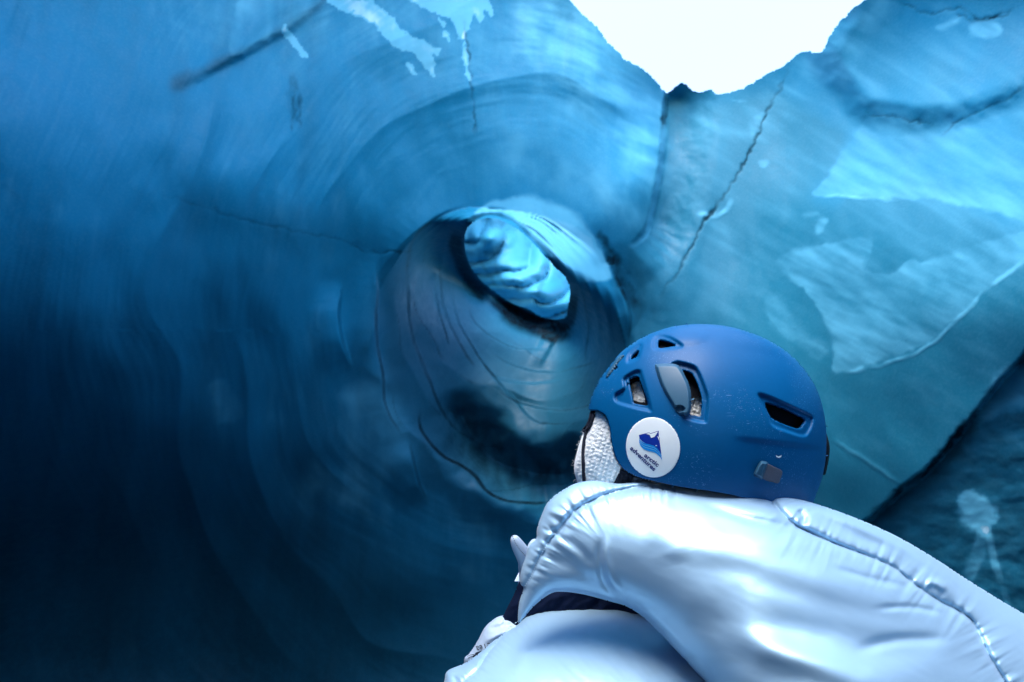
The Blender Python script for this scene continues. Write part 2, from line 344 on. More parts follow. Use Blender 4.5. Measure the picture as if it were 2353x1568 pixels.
def ice_paint(x, y, R, milky_lit, dirt_shade, teal, deep):
    def add_r(mask, dr): nonlocal R; R = R + mask * dr
    # left wall: leaning blade of ice near the top, lit facet and dark underside painted
    blade = polymask(x, y, [(560, -10), (735, -10), (700, 38), (640, 85), (560, 125), (528, 118), (540, 60)], 4, 2)
    milky_lit += .22 * blade
    v = linestep(x, y, [(380, 212), (440, 188), (520, 148), (600, 104), (690, 52), (760, -10)], 12, 150, warp=3); add_r(v, .05)
    v = polymask(x, y, [(391, 206), (396, 182), (420, 170), (470, 150), (540, 118), (640, 70), (720, 12), (760, -20), (735, 20), (690, 58), (600, 108), (500, 164), (445, 196), (408, 212)], 13, 3, 50, 5); deep += .55 * v
    v = linemask(x, y, [(388, 210), (440, 192), (520, 152), (600, 108), (690, 56)], 12, 22, 3, 60, brk=.7); deep += .15 * v
    st_ = polymask(x, y, [(672, 170), (684, 188), (692, 230), (690, 285), (684, 292), (676, 275), (670, 300), (664, 260), (664, 200)], 5, 4, 20); dirt_shade += .28 * st_ * np.clip(.8 + 1.5 * n2(x, y, 10, 30, 2), .2, 1.3)
    big = polymask(x, y, [(1895, 120), (1930, 45), (2000, -60), (2500, -100), (2500, 190), (2350, 212), (2200, 268), (2100, 275), (1985, 258), (1935, 200)], 44, 8, 90); add_r(big, -.13)
    # sky reflections on wet ice, painted as white streaks
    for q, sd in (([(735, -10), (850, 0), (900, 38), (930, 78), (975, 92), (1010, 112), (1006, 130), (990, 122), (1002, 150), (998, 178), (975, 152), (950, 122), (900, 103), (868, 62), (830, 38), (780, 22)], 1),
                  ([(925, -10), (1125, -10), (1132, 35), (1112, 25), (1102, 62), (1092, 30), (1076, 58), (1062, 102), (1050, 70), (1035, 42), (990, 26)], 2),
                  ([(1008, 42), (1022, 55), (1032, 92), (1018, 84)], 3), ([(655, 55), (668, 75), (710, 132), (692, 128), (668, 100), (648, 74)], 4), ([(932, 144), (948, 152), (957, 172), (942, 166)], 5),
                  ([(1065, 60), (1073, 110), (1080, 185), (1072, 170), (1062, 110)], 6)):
        v = polymask(x, y, q, 2, 5, 16, sd, False); milky_lit += 1.0 * v; add_r(v, 0); 
    # dark silt streaks
    for q, wd, a in (([(690, 215), (689, 250), (688, 300)], 5, .4), ([(672, 200), (674, 250), (671, 310)], 5, .3),
                     ([(1065, 40), (1075, 120), (1082, 200), (1088, 270), (1090, 330)], 4, .55),
                     ([(1830, 128), (1790, 205), (1760, 262), (1738, 320), (1700, 390), (1672, 438), (1640, 480), (1608, 522), (1585, 572), (1560, 622), (1530, 662), (1505, 705)], 5, .75),
                     ([(1534, 205), (1528, 250), (1524, 300)], 9, .85), ([(2160, 320), (2200, 280), (2300, 235), (2360, 190)], 4, .5), ([(1980, 260), (2090, 275), (2160, 290)], 4, .4),
                     ([(340, 440), (480, 480), (620, 520), (750, 545), (880, 575)], 4, .22), ([(800, 560), (850, 580), (960, 575)], 4, .5),
                     ([(1400, 590), (1390, 555), (1370, 530)], 14, .7), ([(1395, 570), (1430, 640), (1470, 720)], 22, .6), ([(1400, 585), (1395, 610)], 14, .8),
                     ([(2420, 760), (2353, 818), (2270, 908), (2200, 998), (2130, 1078), (2060, 1133), (1975, 1205)], 9, .95),
                     ([(2050, -5), (2130, 30), (2210, 20), (2260, 45), (2353, 10)], 4, .6), ([(2190, 30), (2250, 48), (2330, 30)], 4, .5)):
        v = linemask(x, y, q, wd * .55, wd * .8, 5, 22, 5 + int(q[0][0]), brk=.5); dirt_shade += a * v; add_r(v, .008 * a)
    # arcs of silt and ledges round the tunnel
    for q, wd, a, dr in (([(1090, 465), (1010, 500), (955, 540), (935, 600), (940, 690), (952, 790), (985, 870), (1030, 960), (1080, 1020)], 6, .6, .05),
                         ([(880, 575), (868, 640), (865, 740), (880, 850), (890, 940), (935, 1018)], 5, .7, .07),
                         ([(965, 925), (968, 985), (1010, 1040), (1080, 1080), (1130, 1140), (1210, 1155), (1290, 1150)], 5, .75, .07),
                         ([(1040, 640), (1045, 720), (1075, 780), (1130, 860), (1190, 930), (1240, 970), (1330, 975)], 4, .5, .06),
                         ([(1120, 885), (1230, 938), (1340, 935), (1400, 900)], 4, .5, .05), ([(1100, 790), (1180, 842), (1290, 855), (1380, 825)], 4, .45, .03), ([(1330, 660), (1352, 740), (1345, 840)], 4, .3, .03), ([(1010, 600), (1015, 700), (1060, 800), (1100, 850)], 5, .4, .04), ([(1075, 700), (1110, 760), (1190, 800), (1300, 800)], 4, .35, .03), ([(1400, 600), (1440, 700), (1445, 800)], 6, .4, .05), ([(1090, 820), (1150, 870), (1240, 882), (1350, 870)], 4, .4, .04), ([(1000, 600), (1005, 700), (1040, 800)], 4, .4, .04),
                         ([(790, 640), (780, 720), (790, 800), (812, 860)], 6, .25, .05), ([(940, 1010), (955, 1090), (990, 1160)], 5, .3, .05),
                         ([(1060, 520), (1050, 560), (1062, 610), (1090, 655), (1130, 690)], 16, 1., .10), ([(1110, 670), (1170, 715), (1230, 745), (1300, 742), (1316, 700), (1314, 650)], 16, 1., .10),
                         ([(1062, 545), (1078, 512), (1110, 495), (1150, 494), (1200, 522), (1240, 560), (1280, 608), (1312, 648)], 7, 1., .05),
                         ([(1150, 700), (1210, 740), (1280, 765), (1300, 740)], 26, .8, .03), ([(1240, 770), (1280, 790)], 12, .7, .05)):
        rimq = a >= .8
        v = linemask(x, y, q, wd * (1. if rimq else .4), wd * (.9 if rimq else .8), 4, 110, int(q[0][0]), brk=.15 if rimq else .8); dirt_shade += (1.1 if rimq else 1.2 * a) * v
        if rimq: add_r(linemask(x, y, q, wd, wd * 2, 4, 110, int(q[0][0]), brk=0.), dr * .8)
        else: add_r(linestep(x, y, q, wd * .9, 90, int(q[0][0]), 4, 110), -dr * 1.5)
    # dark hollows under the tunnel: recessed, with their shade painted in as well
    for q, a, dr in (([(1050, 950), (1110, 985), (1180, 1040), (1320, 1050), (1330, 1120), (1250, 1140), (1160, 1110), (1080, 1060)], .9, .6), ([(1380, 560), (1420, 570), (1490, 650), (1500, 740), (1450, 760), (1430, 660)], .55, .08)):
        v = polymask(x, y, q, 70, 14, 120, 8); dirt_shade += .8 * a * v * np.clip(.8 + 1.5 * n2(x, y, 30, 60, 6), 0, 1); add_r(v, dr)
    # collar above the window: glow from the chamber painted as pale ice
    v = polymask(x, y, [(1090, 490), (1140, 462), (1220, 458), (1290, 480), (1345, 520), (1375, 570), (1400, 625), (1395, 640), (1340, 650), (1315, 635), (1270, 590), (1220, 535), (1170, 500), (1120, 490)], 7, 5, 40, 3); milky_lit += 1.1 * v; dirt_shade -= .8 * v; deep -= v
    # pale patches: facet brightness and sky-rim glow painted into the ice colour
    for q, a, soft, dr in (([(2010, 262), (2100, 268), (2180, 285), (2360, 330), (2370, 512), (2330, 500), (2230, 477), (2112, 455), (2095, 462), (2000, 452), (1873, 452), (1882, 425), (1905, 400), (1930, 350), (1965, 305)], .50, 4, -.05),
                       ([(1785, 600), (1830, 575), (1930, 555), (2000, 545), (2006, 575), (1985, 600), (1995, 622), (2040, 627), (2092, 598), (2130, 600), (2250, 560), (2370, 530), (2370, 600), (2300, 640), (2200, 730), (2140, 785), (2050, 825), (1920, 860), (1915, 810), (1895, 740), (1860, 680), (1820, 645)], .75, 4, -.05),
                       ([(1752, 712), (1770, 675), (1800, 700), (1850, 760), (1900, 805), (1880, 830), (1830, 790), (1790, 760)], .5, 7, -.02),
                       ([(1640, 480), (1680, 455), (1680, 480), (1640, 497), (1600, 492)], .5, 4, -.03), ([(1885, 505), (1905, 500), (1900, 520), (1875, 535)], .6, 4, 0), ([(1850, 490), (1875, 485), (1880, 492), (1855, 497)], .5, 4, 0),
                       ([(1745, 370), (1765, 368), (1760, 385), (1745, 382)], .6, 4, 0), ([(1720, 290), (1750, 255), (1760, 262), (1735, 310)], .3, 5, 0), ([(1680, 230), (1720, 232), (1700, 236)], .4, 3, 0),
                       ([(2150, 60), (2200, 45), (2190, 58), (2160, 70)], .7, 4, 0), ([(2230, 55), (2290, 50), (2300, 80), (2235, 88)], .6, 6, 0),
                       ([(1545, 215), (1700, 240), (1840, 130), (1890, 130), (1900, 180), (1830, 260), (1760, 320), (1640, 330), (1550, 300)], .45, 40, 0),
                       ([(1200, -20), (1320, -10), (1440, 120), (1520, 210), (1520, 400), (1460, 400), (1380, 280), (1260, 200), (1180, 120)], .75, 60, 0),
                       ([(1895, 120), (2010, -10), (2060, -10), (1990, 90), (1960, 180), (1930, 200)], .5, 25, 0),
                       ([(820, 0), (1150, 0), (1200, 120), (1080, 260), (900, 200)], .3, 80, 0),
                       ([(560, 0), (360, 0), (380, 90), (470, 110), (540, 60)], .3, 50, 0)):
        v = polymask(x, y, q, soft, 4, 28, 6)
        if dr: qa = np.array(q); yy = (y - .25 * x - (qa[:, 1] - .25 * qa[:, 0]).min()) / np.ptp(qa[:, 1] - .25 * qa[:, 0]); v = v * (.35 + .65 * ss(0, .8, yy + .6 * n2(x, y, 140, 90, 7)))
        milky_lit += .60 * a * v * np.clip(.85 + .9 * n2((x + .55 * y), (y - .5 * x), 120, 30, 14), .3, 1.3); add_r(v, 0)
    v = ss(1450, 1600, x) * (x > 0); milky_lit += v * .28 * n2((x + .6 * y), (y - .62 * x), 210, 38, 15, 4); teal += v * .5 * n2(x, y, 200, 160, 16)
    # bright crests and facet edges, their highlights painted pale
    for q, wd, a in (([(2370, 590), (2290, 648), (2200, 733), (2140, 790), (2050, 832), (1915, 864)], 5, .6), ([(1530, 240), (1524, 330), (1516, 400), (1500, 480), (1480, 545), (1430, 576)], 6, .5),
                     ([(1100, 280), (1240, 380), (1400, 440), (1480, 510), (1490, 560)], 40, .3), ([(1600, 488), (1640, 498), (1672, 480), (1682, 455)], 5, .6),
                     ([(1873, 452), (2000, 456), (2095, 464), (2112, 455)], 4, .4), ([(1900, 1000), (1990, 1060), (2080, 1120)], 5, .25),
                     ([(940, 500), (1010, 400), (1090, 380)], 6, .0)):
        v = linemask(x, y, q, wd * .6, wd * 1.3, 3, 40, brk=1.); milky_lit += .8 * a * v; add_r(v, -.003)
    # bottom right: darker ice with pale branching vein
    lowr = polymask(x, y, [(2420, 780), (2353, 822), (2270, 912), (2200, 1002), (2130, 1082), (2060, 1137), (1980, 1207), (1850, 1290), (1800, 1700), (2500, 1700), (2700, 900)], 5, 3, 40, 2)
    deep += .4 * lowr; milky_lit -= .1 * lowr; dirt_shade += lowr * np.clip(.26 + .4 * n2(x, y, 70, 40, 51, 4), 0, 1); add_r(lowr, .10 + .02 * n2(x, y, 90, 60, 52, 4))
    for q, a, sf in (([(2200, 1150), (2235, 1125), (2290, 1175), (2275, 1210), (2262, 1230), (2215, 1205), (2205, 1180)], .9, 9), ([(2290, 860), (2360, 840), (2370, 930), (2300, 950), (2240, 980)], .4, 12)):
        v = polymask(x, y, q, sf, 5, 20, 4); milky_lit += a * v; dirt_shade -= .5 * v; deep -= .4 * v
    for q, wd, a in (([(2260, 1220), (2240, 1290), (2220, 1340)], 14, .5), ([(2270, 1220), (2290, 1310), (2320, 1390), (2353, 1430)], 8, .8)):
        v = linemask(x, y, q, wd, wd, 3, 40, taper=False); milky_lit += .9 * a * v; dirt_shade -= .3 * v
    # grey-teal ice on the right wall
    v = polymask(x, y, [(1540, 300), (1800, 250), (1960, 320), (1880, 460), (2100, 460), (2353, 520), (2353, 830), (2000, 1200), (1850, 1200), (1400, 1100), (1420, 700), (1430, 580)], 60, 30, 200, 1); teal += .75 * v
    v = ss(1500, 1640, x + .15 * y) * (x > 0) * (x < 6000); teal += .45 * v
    v = (1 - ss(700, 1100, x)) * (x > -3000); deep += v * .35 * n2(x + .12 * y, y, 70, 420, 41, 3); milky_lit += v * .10 * n2(x + .1 * y, y, 40, 260, 42, 3)
    # sweeping scoops melted round the tunnel mouth
    D_ = np.hypot(x - 1170 + 90 * n2(x, y, 500, 500, 61, 2), (y - 760) / 1.2 + 90 * n2(x, y, 500, 500, 62, 2)); fd = ss(330, 480, D_) * (1 - ss(750, 1250, D_)) * (1 - ss(1400, 1560, x)) * (x > -3000)
    q_ = np.abs(np.sin(D_ / 52 + 1.2 * n2(x, y, 400, 400, 63, 2))); add_r(fd * (.40 + n2(x, y, 260, 260, 64, 2)), .075 * q_); milky_lit += fd * .16 * (q_ - .6)
    th_ = np.arctan2(y - 760, x - 1170); fs = (1 - ss(1450, 1560, x)) * (x > -3000) * ss(300, 420, D_)
    milky_lit += fs * (.17 * n2(D_ / 11., th_ * 5, 1, 1, 65, 3) * np.clip(.5 + 1.5 * n2(x, y, 180, 180, 66, 2), .1, 1.2) + .22 * n2(x, y, 34, 90, 67, 4)); add_r(fs, .004 * n2(D_ / 16., th_ * 4, 1, 1, 68, 3))
    # lower left: dense ice and ash, darkened in colour for the cave's shade
    v = ss(500, 1500, y + .25 * (700 - x)) * (1 - ss(1300, 1800, x)) * (x > -5000); deep += .50 * v; milky_lit -= .12 * v
    v = ss(1050, 1560, y + .1 * (300 - x) + 90 * n2(x, y, 200, 200, 31)) * (1 - ss(700, 1400, x)) * (x > -5000); dirt_shade += .60 * v
    for q, a in (([(1400, 880), (1480, 900), (1560, 980), (1640, 1030), (1690, 1160), (1680, 1300), (1600, 1400), (1500, 1500)], 0),):
        pass
    for q, wd, a in (([(820, 860), (870, 1000), (880, 1120)], 60, .35), ([(690, 1080), (800, 1120), (870, 1180), (860, 1240)], 40, .4), ([(500, 880), (530, 980)], 30, .25), ([(970, 1160), (1080, 1240), (1060, 1340)], 60, .3)):
        v = linemask(x, y, q, wd, wd, 14, 90); milky_lit += a * v; deep -= .5 * a * v
    return R, milky_lit, dirt_shade, teal, deep

def build_cave():
    step = QUAL / F
    ax = axis(.80, 9, step); ay = axis(.60, 9, step)
    SX, SY = np.meshgrid(ax, ay); cell = np.maximum(np.gradient(ax)[None, :], np.gradient(ay)[:, None])
    # holes: sky opening and tunnel window, with mesh edges moved onto the outline
    winS = dir2s(px2dir(WIN[:, 0], WIN[:, 1]))
    keep = np.ones(SX.shape, bool)
    for poly in (OPEN, winS):
        m = near(SX, SY, poly, .3); s = np.full(SX.shape, 9.); qx = SX.copy(); qy = SY.copy()
        s[m], qx[m], qy[m] = sdpoly(SX[m], SY[m], poly)
        mv = np.abs(s) < cell * .55; SX = np.where(mv, qx, SX); SY = np.where(mv, qy, SY); keep &= ~((s < 0) & ~mv)
    keep &= (SX ** 2 + SY ** 2) < 9.5 ** 2
    d = s2dir(SX, SY).reshape(-1, 3)
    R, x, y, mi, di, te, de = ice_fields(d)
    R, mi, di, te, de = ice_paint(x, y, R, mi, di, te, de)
    # floor of black ash: keep the surface above world z = 0
    dw = cam2world(d[:, 0], d[:, 1], d[:, 2]) - (0, 0, CAMZ)
    V = dw * R[:, None]; V[:, 2] += CAMZ
    ny, nx = SX.shape
    low = V[:, 2] < .0
    k = np.where(dw[:, 2] < -.05, (CAMZ + .05 * fbm(V * 1.5, 3)) / -np.minimum(dw[:, 2], -.05), 1e9)
    R2 = np.where(R > k, k, R); di = di + .9 * ss(-.25, 0, R - k); V = dw * R2[:, None]; V[:, 2] += CAMZ
    idx = np.arange(nx * ny).reshape(ny, nx); kf = keep[:-1, :-1] & keep[1:, :-1] & keep[:-1, 1:] & keep[1:, 1:]
    Fc = np.stack([idx[:-1, :-1], idx[:-1, 1:], idx[1:, 1:], idx[1:, :-1]], -1)[kf]
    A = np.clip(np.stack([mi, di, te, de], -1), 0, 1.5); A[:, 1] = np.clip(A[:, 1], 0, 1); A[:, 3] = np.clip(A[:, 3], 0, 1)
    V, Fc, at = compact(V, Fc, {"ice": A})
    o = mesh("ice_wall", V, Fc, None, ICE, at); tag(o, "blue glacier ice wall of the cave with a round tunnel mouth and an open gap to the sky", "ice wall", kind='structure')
    return o
build_cave()

def build_chamber():
    """ice of the next chamber, seen through the tunnel window; open to the sky above"""
    gx = np.arange(760, 1640, 4.); gy = np.arange(250, 1000, 4.); X, Y = np.meshgrid(gx, gy); x = X.ravel(); y = Y.ravel()
    z = 7.6 + .9 * ((x - 1180) / 220) ** 2 * .5 + 1.0 * ss(10, 150, (y - 620) - .6 * (x - 1190)) + 1.6 * ss(10, -240, (y - 620) - .6 * (x - 1190))
    z = z - 1.8 * ss(1080, 850, x) - 2.2 * ss(800, 980, y) - 1.6 * ss(520, 380, y) * ss(1280, 1100, x)
    z = z + .07 * n2(x, y, 160, 110, 3, 2)
    # stacked scallops running down to the right
    u = (x - 1068) * .72 + (y - 500) * .45; v = -(x - 1068) * .5 + (y - 500) * .8
    ph = u / 48 + .6 * n2(x, y, 80, 80, 7) + .0009 * v * v / 6; z = z - .24 * np.abs(np.sin(math.pi * ph)) ** .6
    for cx, cy, rx, ry, a in ((1130, 545, 45, 30, -.30), (1235, 690, 55, 55, -.35), (1180, 640, 60, 45, -.2), (1255, 600, 40, 40, -.2), (1150, 660, 50, 22, -.25)):
        q = ((x - cx) / rx) ** 2 + ((y - cy) / ry) ** 2; z = z + a * np.exp(-q * 1.2) * np.sqrt(np.clip(1.6 - q, 0, 2)) 
    mi = .40 + .3 * n2(x, y, 90, 90, 5); di = np.zeros(x.shape)
    for q, wd, a in (([(1072, 590), (1080, 570), (1095, 555)], 12, .5), ([(1085, 580), (1110, 585), (1140, 570), (1160, 550), (1150, 535)], 6, .5), ([(1125, 520), (1145, 515), (1160, 522)], 8, .5), ([(1238, 690), (1240, 660), (1255, 645)], 5, .3),
                     ([(1100, 560), (1105, 600), (1135, 650), (1170, 690)], 4, .3), ([(1145, 560), (1140, 620), (1170, 670)], 4, .3)):
        di += a * linemask(x, y, q, wd, wd, 2, 20)
    V = P(x, y, z); ny, nx = X.shape; idx = np.arange(nx * ny).reshape(ny, nx)
    Fc = np.stack([idx[:-1, :-1], idx[:-1, 1:], idx[1:, 1:], idx[1:, :-1]], -1).reshape(-1, 4)
    A = np.clip(np.stack([mi, di, 0 * x, 0 * x], -1), 0, 1)
    o = mesh("ice_chamber", V, Fc, None, ICE, {"ice": A}); tag(o, "bright scalloped ice of the next chamber behind the tunnel window", "ice", kind='structure')
build_chamber()

# ------------------------------------------------------------------ PERSON
def poisson(mask, it=500):
    """smooth dome over a mask (red-black over-relaxation)"""
    u = np.zeros(mask.shape); ny, nx = mask.shape; w_ = 2 / (1 + math.pi / max(10, .5 * min(mask.any(1).sum(), mask.any(0).sum()) * 1.1))
    I, J = np.indices(mask.shape); red = mask & ((I + J) % 2 == 0); blk = mask & ((I + J) % 2 == 1)
    for k in range(it):
        for q in (red, blk):
            nb = np.zeros_like(u); nb[1:] += u[:-1]; nb[:-1] += u[1:]; nb[:, 1:] += u[:, :-1]; nb[:, :-1] += u[:, 1:]
            u = np.where(q, u + w_ * ((nb + 1) / 4 - u), u)
    return u
def bil(gx, gy, A, x, y):
    fx = np.clip((x - gx[0]) / (gx[1] - gx[0]), 0, len(gx) - 1.001); fy = np.clip((y - gy[0]) / (gy[1] - gy[0]), 0, len(gy) - 1.001)
    i = fx.astype(int); j = fy.astype(int); a = fx - i; b = fy - j
    return (A[j, i] * (1 - a) + A[j, i + 1] * a) * (1 - b) + (A[j + 1, i] * (1 - a) + A[j + 1, i + 1] * a) * b
class Puff:
    """an inflated solid: outline, mid-plane depth, thickness; front and back are full surfaces"""
    def __init__(s, outline, step, z0, H, detail=None, back=1.0, it=400, power=.5, sm=True, n=5):
        s.out = smooth(outline, n=n) if sm else np.array(outline, float); o = s.out
        s.gx = np.arange(o[:, 0].min() - 2 * step, o[:, 0].max() + 2 * step, step); s.gy = np.arange(o[:, 1].min() - 2 * step, o[:, 1].max() + 2 * step, step)
        s.X, s.Y = np.meshgrid(s.gx, s.gy); s.step = step; s.z0 = z0; s.detail = detail; s.back = back
        s.sd, s.qx, s.qy = sdpoly(s.X, s.Y, o)
        u = poisson(s.sd < 0, it); 
        # exact behaviour at the outline: u = |sd| * v with v carried outward from the inside
        a = np.maximum(-s.sd, 1e-6); deep_ = -s.sd > 2.5 * step; v = np.where(deep_, u / a, 0); known = deep_.copy()
        for k in range(8):
            nb = np.zeros_like(v); c = np.zeros_like(v)
            for ax_, sh in ((0, 1), (0, -1), (1, 1), (1, -1)): nb += np.roll(v * known, sh, ax_); c += np.roll(known.astype(float), sh, ax_)
            new = ~known & (c > 0); v = np.where(new, nb / np.maximum(c, 1), v); known |= new
        u = np.where(deep_, u, np.where(s.sd < 0, a * v, 0)); s.u = u / u.max(); s.h = H * s.u ** power
    def height(s, x, y): return bil(s.gx, s.gy, s.h, x, y)
    def front(s, x, y, off=0.):
        """depth of the front surface at a picture position"""
        x = np.asarray(x, float); y = np.asarray(y, float)
        h = s.height(x, y)
        if s.detail: h = h + s.detail(x, y, h)
        return s.z0(x, y) - h - off
    def build(s, name, mat, parent=None, cut=(), keep=None, backside=True, attrs=None, off=0.):
        X, Y, st = s.X.copy(), s.Y.copy(), s.step
        inside = s.sd < 0; mv = np.abs(s.sd) < st * .6; X = np.where(mv, s.qx, X); Y = np.where(mv, s.qy, Y); ok = inside | mv; edge = mv.copy()
        for c, sign in [(c, 1) for c in cut] + ([(keep, -1)] if keep is not None else []):
            d, qx, qy = sdpoly(X, Y, c); d = d * sign
            m2 = (np.abs(d) < st * .6) & ok & ~mv; X = np.where(m2, qx, X); Y = np.where(m2, qy, Y); ok &= (d > 0) | m2 | (np.abs(d) < st * .3)
            mv = mv | m2
        hf = s.height(X, Y); hf = np.where(edge, 0, hf)
        det = s.detail(X, Y, hf) if s.detail else 0 * hf
        det = np.where(edge, 0, det); z0 = s.z0(X, Y)
        V1 = P(X, Y, z0 - hf - det - off * (1 - edge)).reshape(-1, 3)
        ny, nx = X.shape; idx = np.arange(nx * ny).reshape(ny, nx); kf = ok[:-1, :-1] & ok[1:, :-1] & ok[:-1, 1:] & ok[1:, 1:]
        F1 = np.stack([idx[:-1, :-1], idx[1:, :-1], idx[1:, 1:], idx[:-1, 1:]], -1)[kf]
        V = V1; Fa = F1
        if backside:
            # keep the same silhouette from the front: the back half narrows towards the axis of the view
            V2 = P(X, Y, z0 + hf * s.back).reshape(-1, 3); i2 = np.where(edge, idx, idx + nx * ny)
            F2 = np.stack([i2[:-1, :-1], i2[:-1, 1:], i2[1:, 1:], i2[1:, :-1]], -1)[kf]
            V = np.concatenate([V1, V2]); Fa = np.concatenate([F1, F2])
        at = None
        if attrs:
            at = {}
            for k, fn in attrs.items():
                a = fn(X.ravel(), Y.ravel()); at[k] = np.concatenate([a, a]) if backside else a
        V, Fa, at = compact(V, Fa, at)
        return mesh(name, V, Fa, parent, mat, at)

def Z1(pts):   # positions measured in an enlargement of the helmet -> picture positions
    p = np.array(pts, float); return np.stack([1263.9 + p[:, 0] * .2931, 689.4 + p[:, 1] * .2931], -1)

# materials of the person
M_SHELL = plain("helmet_plastic", (.0004, .086, .240), .42, bs=220, bd=.0002, bstr=.12, var=.12, spec=.16)
t = M_SHELL.node_tree; b = t.nodes["Principled BSDF"]; src = b.inputs["Base Color"].links[0].from_socket
for k, (rot, sc_) in enumerate(((.4, (900, 30, 900)), (-.7, (40, 1000, 700)), (1.2, (800, 45, 500)))):
    mp = nn(t, "ShaderNodeMapping"); mp.inputs["Rotation"].default_value = (rot, rot * .7, rot); mp.inputs["Scale"].default_value = sc_
    t.links.new(nn(t, "ShaderNodeTexCoord").outputs["Object"], mp.inputs["Vector"])
    fine = noise(t, 1.0, 1, .4, mp.outputs[0]); big_ = noise(t, 22, 2, .5, nn(t, "ShaderNodeTexCoord").outputs["Object"])
    m_ = mathn(t, 'MULTIPLY', ramp(t, fine, .70, .76, 0, .55), ramp(t, big_, .45, .62))
    src = mixc(t, m_, src, (.16, .34, .62))
t.links.new(src, b.inputs["Base Color"])
M_LINER = plain("black_foam", (.004, .006, .010), .8, bs=300, spec=.15)
M_GREY = plain("grey_blue_plastic", (.030, .10, .17), .40, var=.1, spec=.3)
M_WEB = plain("dark_webbing", (.014, .018, .032), .8, bs=900, bd=.001, bstr=.8, var=.4, spec=.15)
M_ELAST = plain("grey_elastic", (.09, .10, .14), .75, bs=900, bd=.001, bstr=.8, var=.5)
M_STICK = plain("white_vinyl", (.80, .90, .92), .38, bs=60, var=.08)
M_NAVY = plain("navy_print", (.004, .025, .17), .4)
M_ROYAL = plain("royal_blue_print", (.003, .03, .33), .4, bs=500, var=.3)
M_AZURE = plain("azure_print", (.01, .28, .72), .4)
M_FLEECE = plain("navy_fleece", (.003, .008, .028), .9, bs=400, bd=.001, bstr=.5, var=.4, spec=.08)
M_SKIN = plain("skin", (.55, .34, .25), .5, bs=80)
M_BLACKP = plain("black_print", (.004, .005, .012), .5)
M_BOOT = plain("boot_leather", (.02, .018, .016), .5, bs=60)
M_TROUSER = plain("dark_trousers", (.012, .014, .02), .8, bs=200, var=.3)
def satin(name, col, rg=.36, metal=.35):
    m, t, b = newmat(name); b.inputs["Base Color"].default_value = (*col, 1); b.inputs["Roughness"].default_value = rg; b.inputs["Metallic"].default_value = metal
    b.inputs["Sheen Weight"].default_value = .1
    geo = nn(t, "ShaderNodeTexCoord").outputs["Object"]
    a = noise(t, 16, 2, .5, geo, .8); c = noise(t, 1100, 2, .5, geo)
    t.links.new(bump(t, c, .25, .0004, bump(t, a, .15, .004)), b.inputs["Normal"]); return m
M_SATIN = satin("silver_satin", (.33, .54, .72), .46, .4)
def knit_material():
    m, t, b = newmat("white_knit"); b.inputs["Roughness"].default_value = .95; b.inputs["Specular IOR Level"].default_value = .08; b.inputs["Sheen Weight"].default_value = .4
    geo = nn(t, "ShaderNodeTexCoord").outputs["Object"]
    a = noise(t, 420, 4, .6, geo); c = noise(t, 130, 4, .6, geo)
    t.links.new(mixc(t, ramp(t, c, .35, .65, 0, .35), (.92, .97, .97), (.45, .60, .66)), b.inputs["Base Color"])
    t.links.new(bump(t, a, .9, .003), b.inputs["Normal"]); return m
M_KNIT = knit_material()

person = bpy.data.objects.new("person", None); C.objects.link(person)
tag(person, "person in a blue helmet and silver jacket seen from behind, looking up left", "person")
person.location = (.50, .95, 0)
bpy.context.view_layer.update()
def kid(o, par=None):
    """parent while keeping the world position"""
    par = par or person; o.parent = par; o.matrix_parent_inverse = par.matrix_world.inverted(); return o

# ---- helmet -----------------------------------------------------------------
ZH = lambda x, y: .735 + .00010 * (1620 - x) + 0 * y          # the front of the helmet is turned away
HEL_EXT = [(1352, 938), (1362, 905), (1378, 872), (1398, 845), (1425, 812), (1460, 785), (1500, 765), (1550, 750), (1610, 745), (1670, 750), (1725, 765), (1780, 790), (1830, 828), (1868, 878), (1890, 935), (1899, 1000), (1895, 1070), (1880, 1125), (1850, 1190), (1790, 1260), (1700, 1310), (1600, 1330), (1500, 1315), (1420, 1260), (1370, 1180), (1345, 1090), (1342, 1000)]
HEL_CUT = np.concatenate([smooth([(1340, 930), (1352, 941), (1372, 944), (1390, 955), (1400, 980), (1404, 1010), (1412, 1045), (1428, 1073), (1455, 1092), (1500, 1105), (1560, 1118), (1640, 1130), (1700, 1142), (1780, 1170), (1850, 1200), (1900, 1230)], False, 6), [(2000, 1200), (2000, 600), (1300, 600), (1300, 930)]])
vents = {k: smooth(Z1(v), n=4) if k != 'x' else 0 for k, v in {
    'a': [(848, 314), (868, 309), (895, 313), (945, 330), (990, 358), (940, 368), (852, 376)],
    'b': [(627, 472), (634, 440), (660, 412), (697, 384), (694, 412), (680, 440), (650, 462)],
    'c': [(462, 590), (500, 540), (548, 478), (532, 520), (500, 562)],
    'd': [(614, 628), (640, 608), (682, 596), (702, 622), (735, 715), (766, 822), (750, 828), (700, 820), (652, 806), (635, 740)],
    'e': [(1040, 555), (1062, 552), (1092, 562), (1130, 600), (1165, 680), (1190, 770), (1187, 860), (1176, 914), (1140, 906), (1098, 895), (1085, 800), (1080, 700)],
    'f': [(1686, 808), (1735, 812), (1870, 865), (1985, 925), (2006, 950), (1985, 985), (1960, 1008), (1930, 1008), (1850, 982), (1745, 932), (1708, 880)]}.items()}
